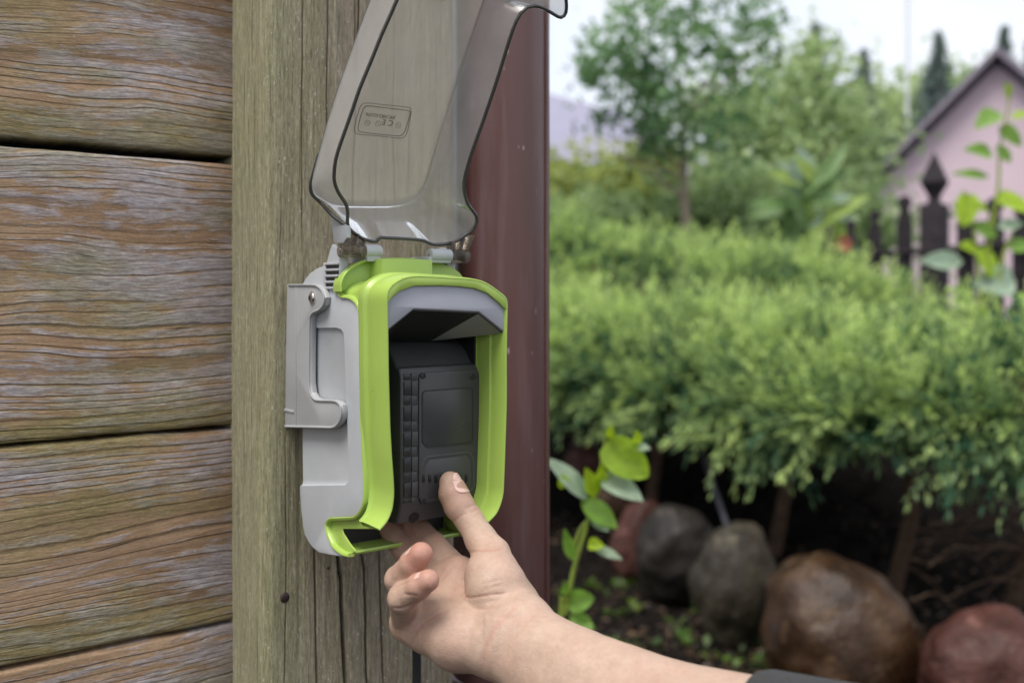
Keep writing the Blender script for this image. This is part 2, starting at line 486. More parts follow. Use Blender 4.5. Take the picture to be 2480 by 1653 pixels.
def pipe_mat():
    m, nt, p, o = new_mat('maroon_painted_metal'); b = NB(nt)
    tc = b.n('ShaderNodeTexCoord').outputs['Object']
    n1 = b.noise(b.mapping(tc, (16, 16, 3)), 1.0, 4, 0.6)
    col = b.ramp(n1, [(0.3, (0.080, 0.034, 0.030)), (0.7, (0.130, 0.062, 0.055))])
    sp = b.noise(b.mapping(tc, (190, 190, 60)), 1.0, 2, 0.5)
    col = b.mix(b.ramp(sp, [(0.72, 0.0), (0.77, 0.6)]), col, (0.5, 0.42, 0.42))
    dust = b.noise(b.mapping(tc, (60, 60, 5), (5, 1, 0)), 1.0, 4, 0.65)
    col = b.mix(b.ramp(dust, [(0.5, 0.0), (0.8, 0.28)]), col, (0.30, 0.20, 0.21))
    b.l(col, p.inputs['Base Color'])
    b.l(b.ramp(n1, [(0.3, 0.26), (0.7, 0.40)]), p.inputs['Roughness'])
    b.l(b.bump(b.noise(tc, 260, 3), 0.10, 0.0005), p.inputs['Normal'])
    return m
M_PIPE = pipe_mat()

def skin_mat():
    m, nt, p, o = new_mat('skin'); b = NB(nt)
    tc = b.n('ShaderNodeTexCoord').outputs['Object']
    at = b.n('ShaderNodeAttribute', attribute_name='tint')
    sx = b.n('ShaderNodeSeparateColor'); b.l(at.outputs['Color'], sx.inputs[0])
    mot = b.noise(tc, 95, 4, 0.6)
    col = b.ramp(mot, [(0.3, (0.405, 0.275, 0.205)), (0.7, (0.48, 0.34, 0.258))])
    blot = b.ramp(b.noise(tc, 38, 5, 0.6), [(0.45, 0.0), (0.70, 0.26)])
    col = b.mix(blot, col, (0.50, 0.26, 0.20))
    fine = b.ramp(b.noise(tc, 420, 4, 0.7), [(0.3, 0.32), (0.7, 0.68)])
    col = b.mix(0.2, col, fine, 'OVERLAY')
    col = b.mix(sx.outputs['Red'], col, (0.44, 0.165, 0.12))
    b.l(col, p.inputs['Base Color'])
    p.inputs['Subsurface Weight'].default_value = 0.10
    p.inputs['Subsurface Radius'].default_value = (0.006, 0.0022, 0.0012)
    p.inputs['Subsurface Scale'].default_value = 0.6
    p.inputs['Roughness'].default_value = 0.46
    p.inputs['Specular IOR Level'].default_value = 0.42
    vo = b.n('ShaderNodeTexVoronoi', feature='DISTANCE_TO_EDGE'); vo.inputs['Scale'].default_value = 900
    dm = b.n('ShaderNodeVectorMath', operation='MULTIPLY'); dm.inputs[1].default_value = (1, 1, 1.0)
    b.l(tc, dm.inputs[0]); b.l(dm.outputs[0], vo.inputs['Vector'])
    w = b.noise(b.mapping(tc, (500, 200, 900), (0, 0, 0), (0.3, 0.5, 0.2)), 1.0, 3)
    h = b.math('ADD', b.math('MULTIPLY', b.ramp(vo.outputs['Distance'], [(0.0, 0.0), (0.12, 1.0)]), 0.5), w)
    b.l(b.bump(h, 0.5, 0.0005), p.inputs['Normal'])
    return m
M_SKIN = skin_mat()
M_NAILF, _nt, _p, _o = new_mat('finger_nail')
_b = NB(_nt)
_b.l(_b.ramp(_b.noise(_b.n('ShaderNodeTexCoord').outputs['Object'], 200, 2), [(0.3, (0.62, 0.40, 0.34)), (0.7, (0.70, 0.48, 0.41))]), _p.inputs['Base Color'])
_p.inputs['Roughness'].default_value = 0.28
def cloth_mat():
    m, nt, p, o = new_mat('dark_knit_cloth'); b = NB(nt)
    tc = b.n('ShaderNodeTexCoord').outputs['Object']
    w = b.noise(tc, 1500, 2)
    b.l(b.ramp(w, [(0.3, (0.016, 0.016, 0.017)), (0.7, (0.045, 0.045, 0.046))]), p.inputs['Base Color'])
    p.inputs['Roughness'].default_value = 0.9
    b.l(b.bump(w, 0.5, 0.0005), p.inputs['Normal'])
    return m
M_CLOTH = cloth_mat()

def leafy(name, rough=0.5, trans=0.35, gain=1.0):
    m, nt, p, o = new_mat(name); b = NB(nt)
    at = b.n('ShaderNodeAttribute', attribute_name='tint')
    tc = b.n('ShaderNodeTexCoord').outputs['Object']
    nz = b.ramp(b.noise(tc, 60, 3), [(0.25, 0.72), (0.75, 1.25)])
    col = b.mix(1.0, at.outputs['Color'], nz, 'MULTIPLY')
    b.l(col, p.inputs['Base Color']); p.inputs['Roughness'].default_value = rough
    tl = b.n('ShaderNodeBsdfTranslucent'); b.l(col, tl.inputs[0])
    mx = b.n('ShaderNodeMixShader'); mx.inputs[0].default_value = trans
    b.l(p.outputs[0], mx.inputs[1]); b.l(tl.outputs[0], mx.inputs[2]); b.l(mx.outputs[0], o.inputs['Surface'])
    return m
M_LEAF = leafy('leaf_green', 0.5, 0.48)
M_NEEDLE = leafy('juniper_green', 0.6, 0.4)
def flatnoise(name, c1, c2, scale, rough=0.85, bump=0.3, bd=0.01, detail=5, spec=0.2):
    m, nt, p, o = new_mat(name); b = NB(nt)
    p.inputs['Specular IOR Level'].default_value = spec
    tc = b.n('ShaderNodeTexCoord').outputs['Object']
    n = b.noise(tc, scale, detail, 0.62)
    b.l(b.ramp(n, [(0.3, c1), (0.7, c2)]), p.inputs['Base Color']); p.inputs['Roughness'].default_value = rough
    b.l(b.bump(b.noise(tc, scale * 3, 4), bump, bd), p.inputs['Normal'])
    return m
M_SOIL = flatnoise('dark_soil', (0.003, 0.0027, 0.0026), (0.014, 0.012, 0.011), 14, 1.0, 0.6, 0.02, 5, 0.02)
M_BARK = flatnoise('bark', (0.18, 0.14, 0.10), (0.36, 0.30, 0.22), 18)
M_TWIG = flatnoise('dry_twig', (0.05, 0.033, 0.024), (0.17, 0.11, 0.075), 40, 0.9, 0.3, 0.01, 5, 0.05)
M_STAKE = flatnoise('grey_metal_stake', (0.05, 0.05, 0.06), (0.10, 0.10, 0.12), 60, 0.4, 0.1)
M_FENCE = flatnoise('dark_stained_wood', (0.012, 0.009, 0.011), (0.035, 0.028, 0.032), 25, 0.7)
M_MOSS = flatnoise('mossy_timber', (0.06, 0.05, 0.015), (0.16, 0.15, 0.03), 25)
M_PINK = flatnoise('pink_render', (0.58, 0.45, 0.50), (0.63, 0.50, 0.545), 3, 0.9, 0.1)
M_ROOF = flatnoise('lavender_grey_roofing', (0.25, 0.24, 0.32), (0.31, 0.295, 0.38), 4, 0.6, 0.1)
M_DROOF = flatnoise('dark_roof_edge', (0.16, 0.13, 0.15), (0.26, 0.22, 0.25), 5, 0.8, 0.1)
M_WALLW = flatnoise('pale_house_wall', (0.40, 0.38, 0.38), (0.5, 0.48, 0.48), 3, 0.9, 0.1)
M_GLASS = plastic('window_glass', (0.03, 0.035, 0.045), 0.06, 0.05, 0.0)
M_POLE = flatnoise('pale_pole', (0.62, 0.63, 0.66), (0.72, 0.73, 0.76), 6)
M_STEM = flatnoise('green_stem', (0.16, 0.22, 0.03), (0.28, 0.34, 0.06), 60, 0.5, 0.1)
def stone(name, a, b_, c, rough=0.42):
    m, nt, p, o = new_mat(name); b = NB(nt)
    tc = b.n('ShaderNodeTexCoord').outputs['Object']
    n = b.noise(tc, 7, 6, 0.65); n2 = b.noise(tc, 60, 4, 0.6); n3 = b.noise(b.mapping(tc, (1, 1, 1), (5, 5, 5)), 14, 5, 0.6)
    col = b.ramp(n, [(0.30, a), (0.5, b_), (0.72, c)])
    col = b.mix(0.9, col, b.ramp(b.noise(tc, 120, 5, 0.75), [(0.3, 0.1), (0.7, 0.9)]), 'OVERLAY')
    col = b.mix(b.ramp(n3, [(0.6, 0.0), (0.7, 0.6)]), col, tuple(x * 1.7 for x in c))
    b.l(col, p.inputs['Base Color'])
    p.inputs['Specular IOR Level'].default_value = 0.28
    b.l(b.ramp(n3, [(0.3, rough * 0.8), (0.7, rough * 1.5)]), p.inputs['Roughness'])
    b.l(b.bump(b.math('ADD', n2, n3), 0.6, 0.010), p.inputs['Normal'])
    return m
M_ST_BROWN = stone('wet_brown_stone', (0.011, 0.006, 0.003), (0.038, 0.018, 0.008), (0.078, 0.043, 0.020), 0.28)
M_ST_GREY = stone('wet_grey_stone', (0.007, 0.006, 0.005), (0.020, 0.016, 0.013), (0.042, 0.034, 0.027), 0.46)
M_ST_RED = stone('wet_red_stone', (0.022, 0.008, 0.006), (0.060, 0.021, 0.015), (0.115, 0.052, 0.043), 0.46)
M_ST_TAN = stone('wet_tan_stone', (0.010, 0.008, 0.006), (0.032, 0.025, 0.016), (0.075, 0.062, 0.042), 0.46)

# ================================================================ STRUCTURE: plank wall, corner post, downpipe
YW = 0.062                                   # planks sit this far behind the post's face
wall = empty('plank_wall', ROOT - Vector((0, 0, H)), TH)
tag(wall, 'weathered orange-brown horizontal plank wall left of the green post', 'wall')
def plank(z0, z1, seed, ybow=0.0):
    xs = np.r_[np.linspace(-1.7, -0.62, 60)[:-1], np.linspace(-0.62, -0.058, 150)]
    r = 0.0032; t = 0.030
    sec = [(YW + t, z0)]
    for a in np.linspace(0, 90, 5): sec.append((YW + r - r * math.sin(math.radians(a)), z0 + r - r * math.cos(math.radians(a))))
    for k in range(1, 24): sec.append((YW, z0 + r + (z1 - z0 - 2 * r) * k / 24))
    for a in np.linspace(0, 90, 5): sec.append((YW + r - r * math.cos(math.radians(a)), z1 - r + r * math.sin(math.radians(a))))
    sec.append((YW + t, z1))
    sec = np.array(sec); k = len(sec)
    V = np.zeros((len(xs), k, 3))
    V[:, :, 0] = xs[:, None]; V[:, :, 1] = sec[None, :, 0]; V[:, :, 2] = sec[None, :, 1]
    q = V.copy(); q[..., 0] *= 9; q[..., 2] *= 120; q[..., 1] = seed
    V[..., 1] += 0.0022 * fbm(q, 4)
    q2 = V.copy(); q2[..., 0] *= 22; q2[..., 1] = seed + 3; q2[..., 2] *= 6
    edge = np.clip(1 - np.minimum(V[..., 2] - z0, z1 - V[..., 2]) / 0.012, 0, 1)
    V[..., 2] += 0.0035 * fbm(q2, 3) * edge
    V[..., 2] += H
    idx = np.arange(len(xs) * k).reshape(len(xs), k)
    Fq = np.stack([idx[:-1, :-1], idx[1:, :-1], idx[1:, 1:], idx[:-1, 1:]], -1).reshape(-1, 4)
    lowe = np.clip(1 - (V[..., 2] - H - z0) / 0.022, 0, 1).reshape(-1, 1)
    return npobj('plank', V.reshape(-1, 3), Fq, M_PLANK, wall, True, 60, np.repeat(lowe, 3, 1))
def zj(v): return onY(0, v, YW)[1]
joints = [(-330, -322), (330, 352), (1074, 1085), (1617, 1625), (2150, 2158)]
zs = [(zj(a), zj(b)) for a, b in joints]
while zs[-1][1] > -H + 0.02:
    zs.append((max(zs[-1][1] - 0.125, -H - 0.03), max(zs[-1][1] - 0.127, -H - 0.032)))
while zs[0][0] < 0.75:
    zs.insert(0, (zs[0][0] + 0.14, zs[0][0] + 0.142))
for i in range(len(zs) - 1):
    plank(zs[i + 1][0], zs[i][1], 5.0 + 3.7 * i)
box('backing_board', -1.7, -0.056, YW + 0.031, YW + 0.05, H + zs[-1][1], H + zs[0][0], M_FENCE, wall, 0)

post = empty('corner_post', ROOT - Vector((0, 0, H)), TH)
tag(post, 'grey-green weathered square timber post carrying the charging station', 'post')
def build_post():
    xl, xr, r = -0.066, 0.1005, 0.011
    path = [(xl, 0.105)]
    for y in np.linspace(0.1, r, 46): path.append((xl, y))
    for a in np.linspace(5, 90, 14): path.append((xl + r - r * math.cos(math.radians(a)), r - r * math.sin(math.radians(a))))
    for x in np.linspace(xl + r, xr - 0.006, 330)[1:]: path.append((x, 0.0))
    for a in np.linspace(10, 90, 8): path.append((xr - 0.006 + 0.006 * math.sin(math.radians(a)), 0.006 - 0.006 * math.cos(math.radians(a))))
    for y in np.linspace(0.01, 0.105, 30): path.append((xr, y))
    path.append((xl, 0.105))
    P = np.array(path); N = normals2d(P)                      # left of travel
    N = -N
    N[0] = N[1]; N[-1] = N[-2]
    zsr = np.r_[np.linspace(-H - 0.03, -0.46, 60)[:-1], np.linspace(-0.46, 0.40, 230), np.linspace(0.40, 0.95, 50)[1:]]
    n, k = len(zsr), len(P)
    X = np.repeat(P[None, :, 0], n, 0); Y = np.repeat(P[None, :, 1], n, 0); Z = np.repeat(zsr[:, None], k, 1)
    Q = np.stack([X * 230, Y * 230, Z * 9], -1)
    d = 0.0016 * fbm(Q, 3) + 0.004 * fbm(np.stack([X * 30, Y * 30, Z * 3], -1), 3)
    front = (Y < 0.004); dark = np.zeros_like(X)
    cracks = [([(820, 1330), (823, 1380), (829, 1400), (829, 1470), (834, 1560), (839, 1660)], 0.0013, 0.009),
              ([(763, 1325), (765, 1450), (769, 1700)], 0.0006, 0.004),
              ([(874, 1330), (884, 1380), (886, 1500), (892, 1700)], 0.0007, 0.005),
              ([(918, 1350), (922, 1470), (930, 1660)], 0.0005, 0.003),
              ([(857, 600), (857, 420), (862, 300), (866, 100), (872, -80)], 0.0006, 0.004),
              ([(791, 420), (792, 200), (794, -60)], 0.0005, 0.003),
              ([(960, 560), (952, 300), (956, 20)], 0.0004, 0.0022),
              ([(731, 560), (729, 300), (733, -60)], 0.0004, 0.002),
              ([(690, 1100), (694, 1300), (690, 1660)], 0.0004, 0.002)]
    for pts, w, dep in cracks:
        c = np.array([onY(u, v, 0.0) for u, v in pts]); c = c[np.argsort(c[:, 1])]
        xc = np.interp(zsr, c[:, 1], c[:, 0]); act = ((zsr >= c[0, 1]) & (zsr <= c[-1, 1])).astype(float)
        act = np.convolve(act, np.ones(9) / 9, 'same')
        xc = xc + 0.0012 * fbm(np.stack([zsr * 40, zsr * 0 + w * 1e4, zsr * 0], -1), 3)
        g = np.exp(-((X - xc[:, None]) / w) ** 2) * act[:, None]
        d = d - dep * g * front
        dark = np.maximum(dark, np.exp(-((X - xc[:, None]) / (w * 0.75)) ** 2) * act[:, None] * front * min(1.0, dep / 0.004))
    V = np.stack([X + N[None, :, 0] * d, Y + N[None, :, 1] * d, Z + H], -1)
    idx = np.arange(n * k).reshape(n, k)
    Fq = np.stack([idx[:-1, :-1], idx[:-1, 1:], idx[1:, 1:], idx[1:, :-1]], -1).reshape(-1, 4)
    o = npobj('timber', V.reshape(-1, 3), Fq, M_POST, post, True, None, np.repeat(dark.reshape(-1, 1), 3, 1))
    return o
build_post()
nx, nz = onY(690, 1446, 0.0)
Mn = Matrix.Translation((nx, 0.0005, H + nz)) @ Matrix.Rotation(math.radians(90), 4, 'X')
lathe('nail_head', [(0.0038, -0.001), (0.0040, 0.0002), (0.0034, 0.0009), (0.0018, 0.0012), (0.0003, 0.0013)], M_NAIL, post, 14, Mn)
kx, kz = onY(796, 1375, 0.0)
Mn = Matrix.Translation((kx, 0.001, H + kz)) @ Matrix.Rotation(math.radians(90), 4, 'X')
lathe('nail_head', [(0.0013, -0.001), (0.0013, 0.0006), (0.0004, 0.001)], M_NAIL, post, 10, Mn)

pipe = empty('downpipe', ROOT - Vector((0, 0, H)), TH)
tag(pipe, 'maroon painted metal downpipe standing beside the timber post', 'pipe')
def build_pipe():
    cx_, cy_, r = 0.160, 0.018, 0.0425
    seg = 96; zsr = np.linspace(-H - 0.03, 0.95, 130)
    V = []
    for z in zsr:
        for k in range(seg):
            a = 2 * math.pi * k / seg
            rr = r
            V.append((cx_ + rr * math.cos(a), cy_ + rr * math.sin(a), z))
    V = np.array(V)
    n = fbm(np.stack([V[:, 0] * 25, V[:, 1] * 25, V[:, 2] * 6], -1), 3)
    V[:, 0] += (V[:, 0] - cx_) / r * n * 0.0012; V[:, 1] += (V[:, 1] - cy_) / r * n * 0.0012
    V[:, 2] += H
    Fq = []
    for i in range(len(zsr) - 1):
        for k in range(seg):
            Fq.append((i * seg + k, i * seg + (k + 1) % seg, (i + 1) * seg + (k + 1) % seg, (i + 1) * seg + k))
    npobj('tube', V, Fq, M_PIPE, pipe, True, None)
    # folded lengthwise seam on the garden side
    a = math.radians(-62)
    sx_, sy_ = cx_ + (r + 0.0006) * math.cos(a), cy_ + (r + 0.0006) * math.sin(a)
    tube('seam', [(sx_, sy_, 0.0), (sx_, sy_, H), (sx_, sy_, H + 0.95)], 0.0016, M_PIPE, pipe, 8)
    # collar of the lower joint, just below the box
    zc = onY(1090, 1640, 0.0)[1]
    lathe('joint_collar', [(r + 0.0005, -0.03), (r + 0.004, -0.028), (r + 0.0045, 0.0), (r + 0.003, 0.004), (r + 0.0005, 0.006)], M_PIPE, pipe, 48, Matrix.Translation((cx_, cy_, H + zc - 0.02)))
build_pipe()

# ================================================================ CHARGING STATION
st = empty('charging_station', ROOT, TH)
tag(st, 'grey and lime-green battery charging station screwed to the post, clear lid raised', 'charger')
XL = -BW / 2
side = lambda pts, x0=XL: [onX(u, v, x0) for u, v in pts]
face = lambda pts, y0: [onY(u, v, y0) for u, v in pts]
yb = -BD
# rear housing
hp = [(727, 700), (733, 687), (740, 674), (750, 662), (765, 651), (783, 644), (800, 640), (816, 660), (816, 690), (819, 705), (824, 716), (832, 721), (845, 722), (857, 728), (866, 740), (872, 757), (874, 780),
      (874, 900), (875, 1000), (879, 1080), (882, 1140), (883, 1180), (882, 1211), (876, 1230), (867, 1243), (856, 1250), (826, 1252), (801, 1253), (793, 1260), (790, 1270), (792, 1286), (797, 1301), (806, 1321),
      (817, 1333), (832, 1343), (845, 1347), (820, 1346), (795, 1342), (772, 1337), (757, 1325), (746, 1310), (738, 1295), (733, 1270), (730, 1240), (727, 1200), (726, 1182), (728, 1162), (727, 1100), (727, 900)]
hb = prism('rear_housing', side(hp), 'x', XL, -XL, M_GRAY, st, 0.0022, 3, 32)
hb.data.update()
cut = prism('cutter', [onX(u, v, XL) for u, v in [(700, 794), (815, 793), (826, 797), (832, 806), (834, 830), (840, 1000), (846, 1150), (844, 1166), (836, 1174), (700, 1176)]], 'x', XL - 0.002, XL + 0.002, M_GRAY, st, 0.0015, 2)
boolean(hb, cut)
zt = -0.008; zb = -0.1535
bay = box('cutter', -0.0425, 0.0425, -0.16, -0.064, zb - 0.06, zt, M_BLACK, st, 0.003)
boolean(hb, bay)
# black liner of the bay, five thin walls
box('bay_liner', -0.0425, 0.0425, -0.0655, -0.0641, -0.175, zt, M_BLACK, st, 0)
for sx_ in (-1, 1):
    box('bay_liner', sx_ * 0.0424 - 0.0006, sx_ * 0.0424 + 0.0006, -0.1085, -0.0656, zb, zt, M_BLACK, st, 0)
# top slab and hinge towers
box('top_slab', XL + 0.004, -XL - 0.004, -0.0715, -0.045, -0.01, onX(822, 640, XL)[1] + 0.001, M_GRAY, st, 0.0015)
tw = [(788, 702), (789, 640), (796, 612), (803, 591), (812, 596), (820, 604), (822, 624), (823, 667), (818, 690), (812, 702)]
prism('hinge_tower', side(tw), 'x', XL, XL + 0.007, M_GRAY, st, 0.001)
prism('hinge_tower', side(tw), 'x', -XL - 0.007, -XL, M_GRAY, st, 0.001)
tw2 = [(799, 540), (802, 522), (838, 548), (838, 575), (826, 592), (806, 586)]
prism('lid_stop', side(tw2), 'x', XL + 0.0006, XL + 0.004, M_GRAY, st, 0.001)
# vent grille
vy0, vz1 = onX(783, 636, XL - 0.001); vy1, vz0 = onX(819, 702, XL - 0.001)
vent = box('vent_grille', XL - 0.0012, XL + 0.001, vy0 - 0.0032, vy0, vz0, vz1, M_GRAY, st, 0.0006)
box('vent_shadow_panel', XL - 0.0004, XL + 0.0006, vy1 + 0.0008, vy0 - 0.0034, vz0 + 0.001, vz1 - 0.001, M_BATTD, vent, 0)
for k in range(5):
    zc = vz1 + (vz0 - vz1) * (k + 0.25) / 4.6
    box('vent_slat', XL - 0.0018, XL + 0.0008, vy1 + 0.0004 + 0.0022 * max(0, k - 2), vy0 - 0.003, zc - 0.0008, zc + 0.0008, M_GRAY, vent, 0.0004)
# mounting bracket with its screw
xbk = XL - 0.0045
bp = [(694, 688), (758, 688), (772, 692), (782, 702), (788, 720), (785, 738), (775, 752), (762, 757), (755, 764), (752, 780), (751, 860), (751, 925), (754, 950), (761, 962), (772, 967),
      (805, 968), (818, 971), (826, 980), (828, 995), (827, 1012), (820, 1027), (806, 1036), (780, 1036), (689, 1034), (691, 860)]
brk = prism('mounting_bracket', side(bp, xbk), 'x', xbk, XL + 0.0005, M_GRAY2, st, 0.0013, 3)
rimp = smooth_path(side([(700, 689), (757, 689), (771, 693), (781, 703), (786, 720), (784, 737), (774, 750), (761, 756), (754, 764), (751, 781), (750, 860), (750, 925), (753, 950), (760, 963), (771, 968), (805, 969), (817, 972), (825, 981), (827, 995), (826, 1011), (819, 1026), (806, 1035), (780, 1035), (692, 1033)], xbk), 3)
sweep('raised_rim', rimp, [(-0.0004, 0), (-0.0004, 0.0007), (0.0002, 0.001), (0.0010, 0.0007), (0.0012, 0)], lambda p, h: (xbk - h, p[0], p[1]), M_GRAY2, brk)
yl, _z = onX(718, 860, xbk)
box('raised_rib', xbk - 0.0006, xbk + 0.001, yl - 0.0004, yl + 0.0004, onX(718, 1032, xbk)[1], onX(718, 690, xbk)[1], M_GRAY2, brk, 0.0002)
y1_, z1_ = onX(690, 992, xbk); y2_, _ = onX(712, 992, xbk)
box('raised_rib', xbk - 0.0007, xbk + 0.001, y2_, y1_ + 0.001, z1_ - 0.0009, z1_ + 0.0009, M_GRAY2, brk, 0.0003)
sy_, sz_ = onX(757, 721, xbk)
Ms = Matrix.Translation((xbk, sy_, sz_)) @ Matrix.Rotation(math.radians(-90), 4, 'Y')
lathe('screw_seat', [(0.0052, -0.0002), (0.0052, 0.0003), (0.0047, 0.0004), (0.0046, 0.0001)], M_GRAY2, brk, 28, Ms)
scr = lathe('screw', [(0.0040, 0.0), (0.0040, 0.0006), (0.0036, 0.0013), (0.0027, 0.0019), (0.0014, 0.0023), (0.0002, 0.0024)], M_STEEL, brk, 24, Ms)
for a in (20, 110):
    bm = bmesh.new(); bmesh.ops.create_cube(bm, size=1)
    Mx = Ms @ Matrix.Translation((0, 0, 0.00232)) @ Matrix.Rotation(math.radians(a), 4, 'Z')
    for v in bm.verts: v.co = Mx @ Vector((v.co.x * 0.0036, v.co.y * 0.0008, v.co.z * 0.0006))
    bobj('screw_slot', bm, M_BLACK, brk, False)

# lime-green front frame: U-shaped contour swept with a stepped profile
cont = [(917, 1280), (926, 1270), (936, 1257), (945, 1235), (949, 1210), (950, 1190), (948, 1150), (945, 1110), (941, 1040), (939, 974), (937, 900), (936, 820), (935, 750), (935, 722), (938, 705), (949, 688), (975, 672), (1004, 666), (1050, 667),
        (1093, 670), (1130, 672), (1152, 675), (1178, 683), (1209, 704), (1228, 721), (1231, 740), (1230, 800), (1229, 869), (1229, 974), (1226, 1076), (1223, 1160), (1221, 1195), (1214, 1223), (1203, 1246), (1184, 1266)]
cpath = resample(smooth_path(face(cont, yb), 6), 150)
prof = [(-0.0036, -0.066), (-0.0036, yb + 0.016), (-0.0022, yb + 0.0155), (-0.0020, yb + 0.0015), (-0.0016, yb + 0.0003), (-0.0009, yb), (-0.0002, yb + 0.0004), (0.0, yb + 0.0012),
        (0.0010, yb + 0.012), (0.0011, yb + 0.0195), (0.0004, yb + 0.0225), (0.0002, yb + 0.0236), (0.0016, yb + 0.0250), (0.0021, yb + 0.0256), (0.0021, yb + 0.0318), (0.0018, yb + 0.0325), (0.0005, yb + 0.0335), (-0.0042, yb + 0.045), (-0.0045, yb + 0.06)]
# arch end runs back into the shelf; the legs of the U stop where the grey housing starts
def build_frame():
    N = normals2d(cpath); n, k = len(cpath), len(prof); V, Fq = [], []
    for i in range(n):
        f = sstep01(min(i, n - 1 - i) / 16.0)
        for (o, h) in prof:
            h2 = h
            if h > yb + 0.0245:
                if o > 0.0012: o = 0.0012 * (1 - f) + o * f
                h2 = min(h, (yb + 0.0240) * (1 - f) + h * f) if f < 1 else h
            q = cpath[i] + N[i] * o
            V.append((q[0], h2, q[1]))
    for i in range(n - 1):
        for a in range(k - 1): Fq.append((i * k + a, i * k + a + 1, (i + 1) * k + a + 1, (i + 1) * k + a))
    bm = bmesh.new(); vs = [bm.verts.new(v) for v in V]
    for f in Fq: bm.faces.new([vs[q] for q in f])
    return bobj('front_frame', bm, M_GREEN, st, True, 28)
def sstep01(t):
    t = max(0.0, min(1.0, t)); return t * t * (3 - 2 * t)
frame = build_frame()
# lip along the grey side
lip = [(916, 626), (876, 630), (847, 646), (830, 661), (819, 682), (816, 701), (821, 714), (830, 721), (843, 722), (856, 728), (866, 740), (872, 757), (874, 780), (874, 900), (875, 1000), (879, 1080), (882, 1140), (883, 1180), (882, 1211), (876, 1230), (867, 1243), (856, 1250),
       (826, 1252), (803, 1253), (794, 1259), (790, 1270), (792, 1286), (797, 1301), (806, 1321), (817, 1333), (832, 1343), (846, 1347)]
lp = smooth_path(side(lip[4:]), 4)
def liptrim(sgn):
    sweep('side_lip', lp, [(0.0003, -0.004), (0.0003, 0.0008), (-0.0002, 0.0013), (-0.0014, 0.0011), (-0.0021, 0.0004), (-0.0022, -0.004)], lambda p, h: (sgn * (-XL + h), p[0], p[1]), M_GREEN, frame, angle=50)
# travel runs top to bottom; the frame lies on the left of travel when seen from -x, so flip for y
lp = [np.array(p) for p in lp]
liptrim(-1); liptrim(1)
for sgn in (-1, 1):
    tube('shadow_gap', [(sgn * (-XL + 0.0001), p[0] + 0.0004, p[1]) for p in lp], 0.00042, M_BLACK, frame, 5, True)
# lower side plates that turn back under the housing
plate = [(884, 1224), (877, 1231), (868, 1244), (856, 1251), (826, 1253), (803, 1254), (795, 1260), (791, 1270), (793, 1286), (798, 1301), (807, 1320), (818, 1332), (833, 1342), (846, 1346), (862, 1334), (846, 1314), (831, 1290), (829, 1280), (903, 1280), (908, 1262), (900, 1235), (892, 1224)]
for sgn in (-1, 1):
    prism('lower_side_plate', [onX(u, v, XL + 0.0025) for u, v in plate], 'x', sgn * (BW / 2 - 0.0035), sgn * (BW / 2 - 0.0022), M_GREEN, frame, 0.0004)
# bottom tray
by0, bz0 = onX(790, 1268, XL + 0.003); by1, bz1 = onX(846, 1345, XL + 0.003)
tray = [(-0.0655, bz1 + 0.003), (by1 + 0.004, bz1 + 0.0028), (by1 - 0.0015, bz1 + 0.0026), (by1 - 0.003, bz1 + 0.0036), (by1 - 0.0036, bz1 + 0.0022), (by1 - 0.0028, bz1 + 0.0008), (by1, bz1), (by1 + 0.012, bz1 - 0.001), (-0.0655, bz1)]
prism('bottom_tray', tray, 'x', XL + 0.0036, -XL - 0.0036, M_GREEN, frame, 0.0006)
box('tray_liner', XL + 0.0045, -XL - 0.0045, -0.0685, -0.067, -0.1735, -0.150, M_BLACK, frame, 0)
# back wall of the lid seat with its boss and rib
arc = smooth_path(face([(817, 706), (818, 684), (828, 662), (846, 646), (876, 631), (917, 625), (985, 624), (1053, 632), (1079, 641), (1099, 649), (1120, 668), (1126, 700)], -0.079), 4)
prism('seat_wall', arc, 'y', -0.079, -0.0722, M_GREEN, frame, 0.0008)
rp = smooth_path(face([(817, 706), (818, 684), (828, 662), (846, 646), (876, 631), (917, 625)], -0.079), 5)
sweep('seat_rim', rp, [(0.0005, 0.0), (0.0005, 0.0045), (-0.0003, 0.0052), (-0.0012, 0.0046), (-0.0016, 0.0)], lambda p, h: (p[0], -0.079 - h, p[1]), M_GREEN, frame)
x0_, z1_ = onY(924, 626, -0.0935); x1_, _ = onY(1053, 628, -0.0935)
bm = prism_bm([(x0_ - 0.001, -0.078), (x0_, -0.090), (x0_ + 0.0015, -0.0925), (x0_ + 0.005, -0.0938), ((x0_ + x1_) / 2, -0.0945), (x1_ - 0.005, -0.0938), (x1_ - 0.0015, -0.0925), (x1_, -0.090), (x1_ + 0.001, -0.078)], 'z', -0.012, z1_, 0.0006)
bobj('seat_boss', bm, M_GREEN, frame)
xr_, zr_ = onY(910, 643, -0.086); xr2_, _ = onY(924, 643, -0.086)
box('seat_rib', xr_, xr2_ - 0.0008, -0.0865, -0.078, -0.012, zr_, M_GREEN, frame, 0.0006)
# shelf between the seat wall and the front arch
sh = resample(smooth_path(face([(935, 735), (938, 706), (949, 689), (975, 673), (1004, 667), (1093, 671), (1150, 676), (1178, 684), (1208, 705), (1229, 735)], yb), 5), 60)
V, Fq = [], []
ys = [(-0.108, 0.0012), (-0.103, -0.0006), (-0.095, -0.0022), (-0.086, -0.0028), (-0.078, -0.0016)]
Nn = -normals2d(sh)
Nn = normals2d(sh)
for i in range(len(sh)):
    for (yy, oo) in ys:
        q = sh[i] + Nn[i] * (oo * 1.2)
        V.append((q[0], yy, q[1]))
k = len(ys)
for i in range(len(sh) - 1):
    for a in range(k - 1): Fq.append((i * k + a, i * k + a + 1, (i + 1) * k + a + 1, (i + 1) * k + a))
mobj('seat_shelf', V, Fq, M_GREEN, frame, True, 40)

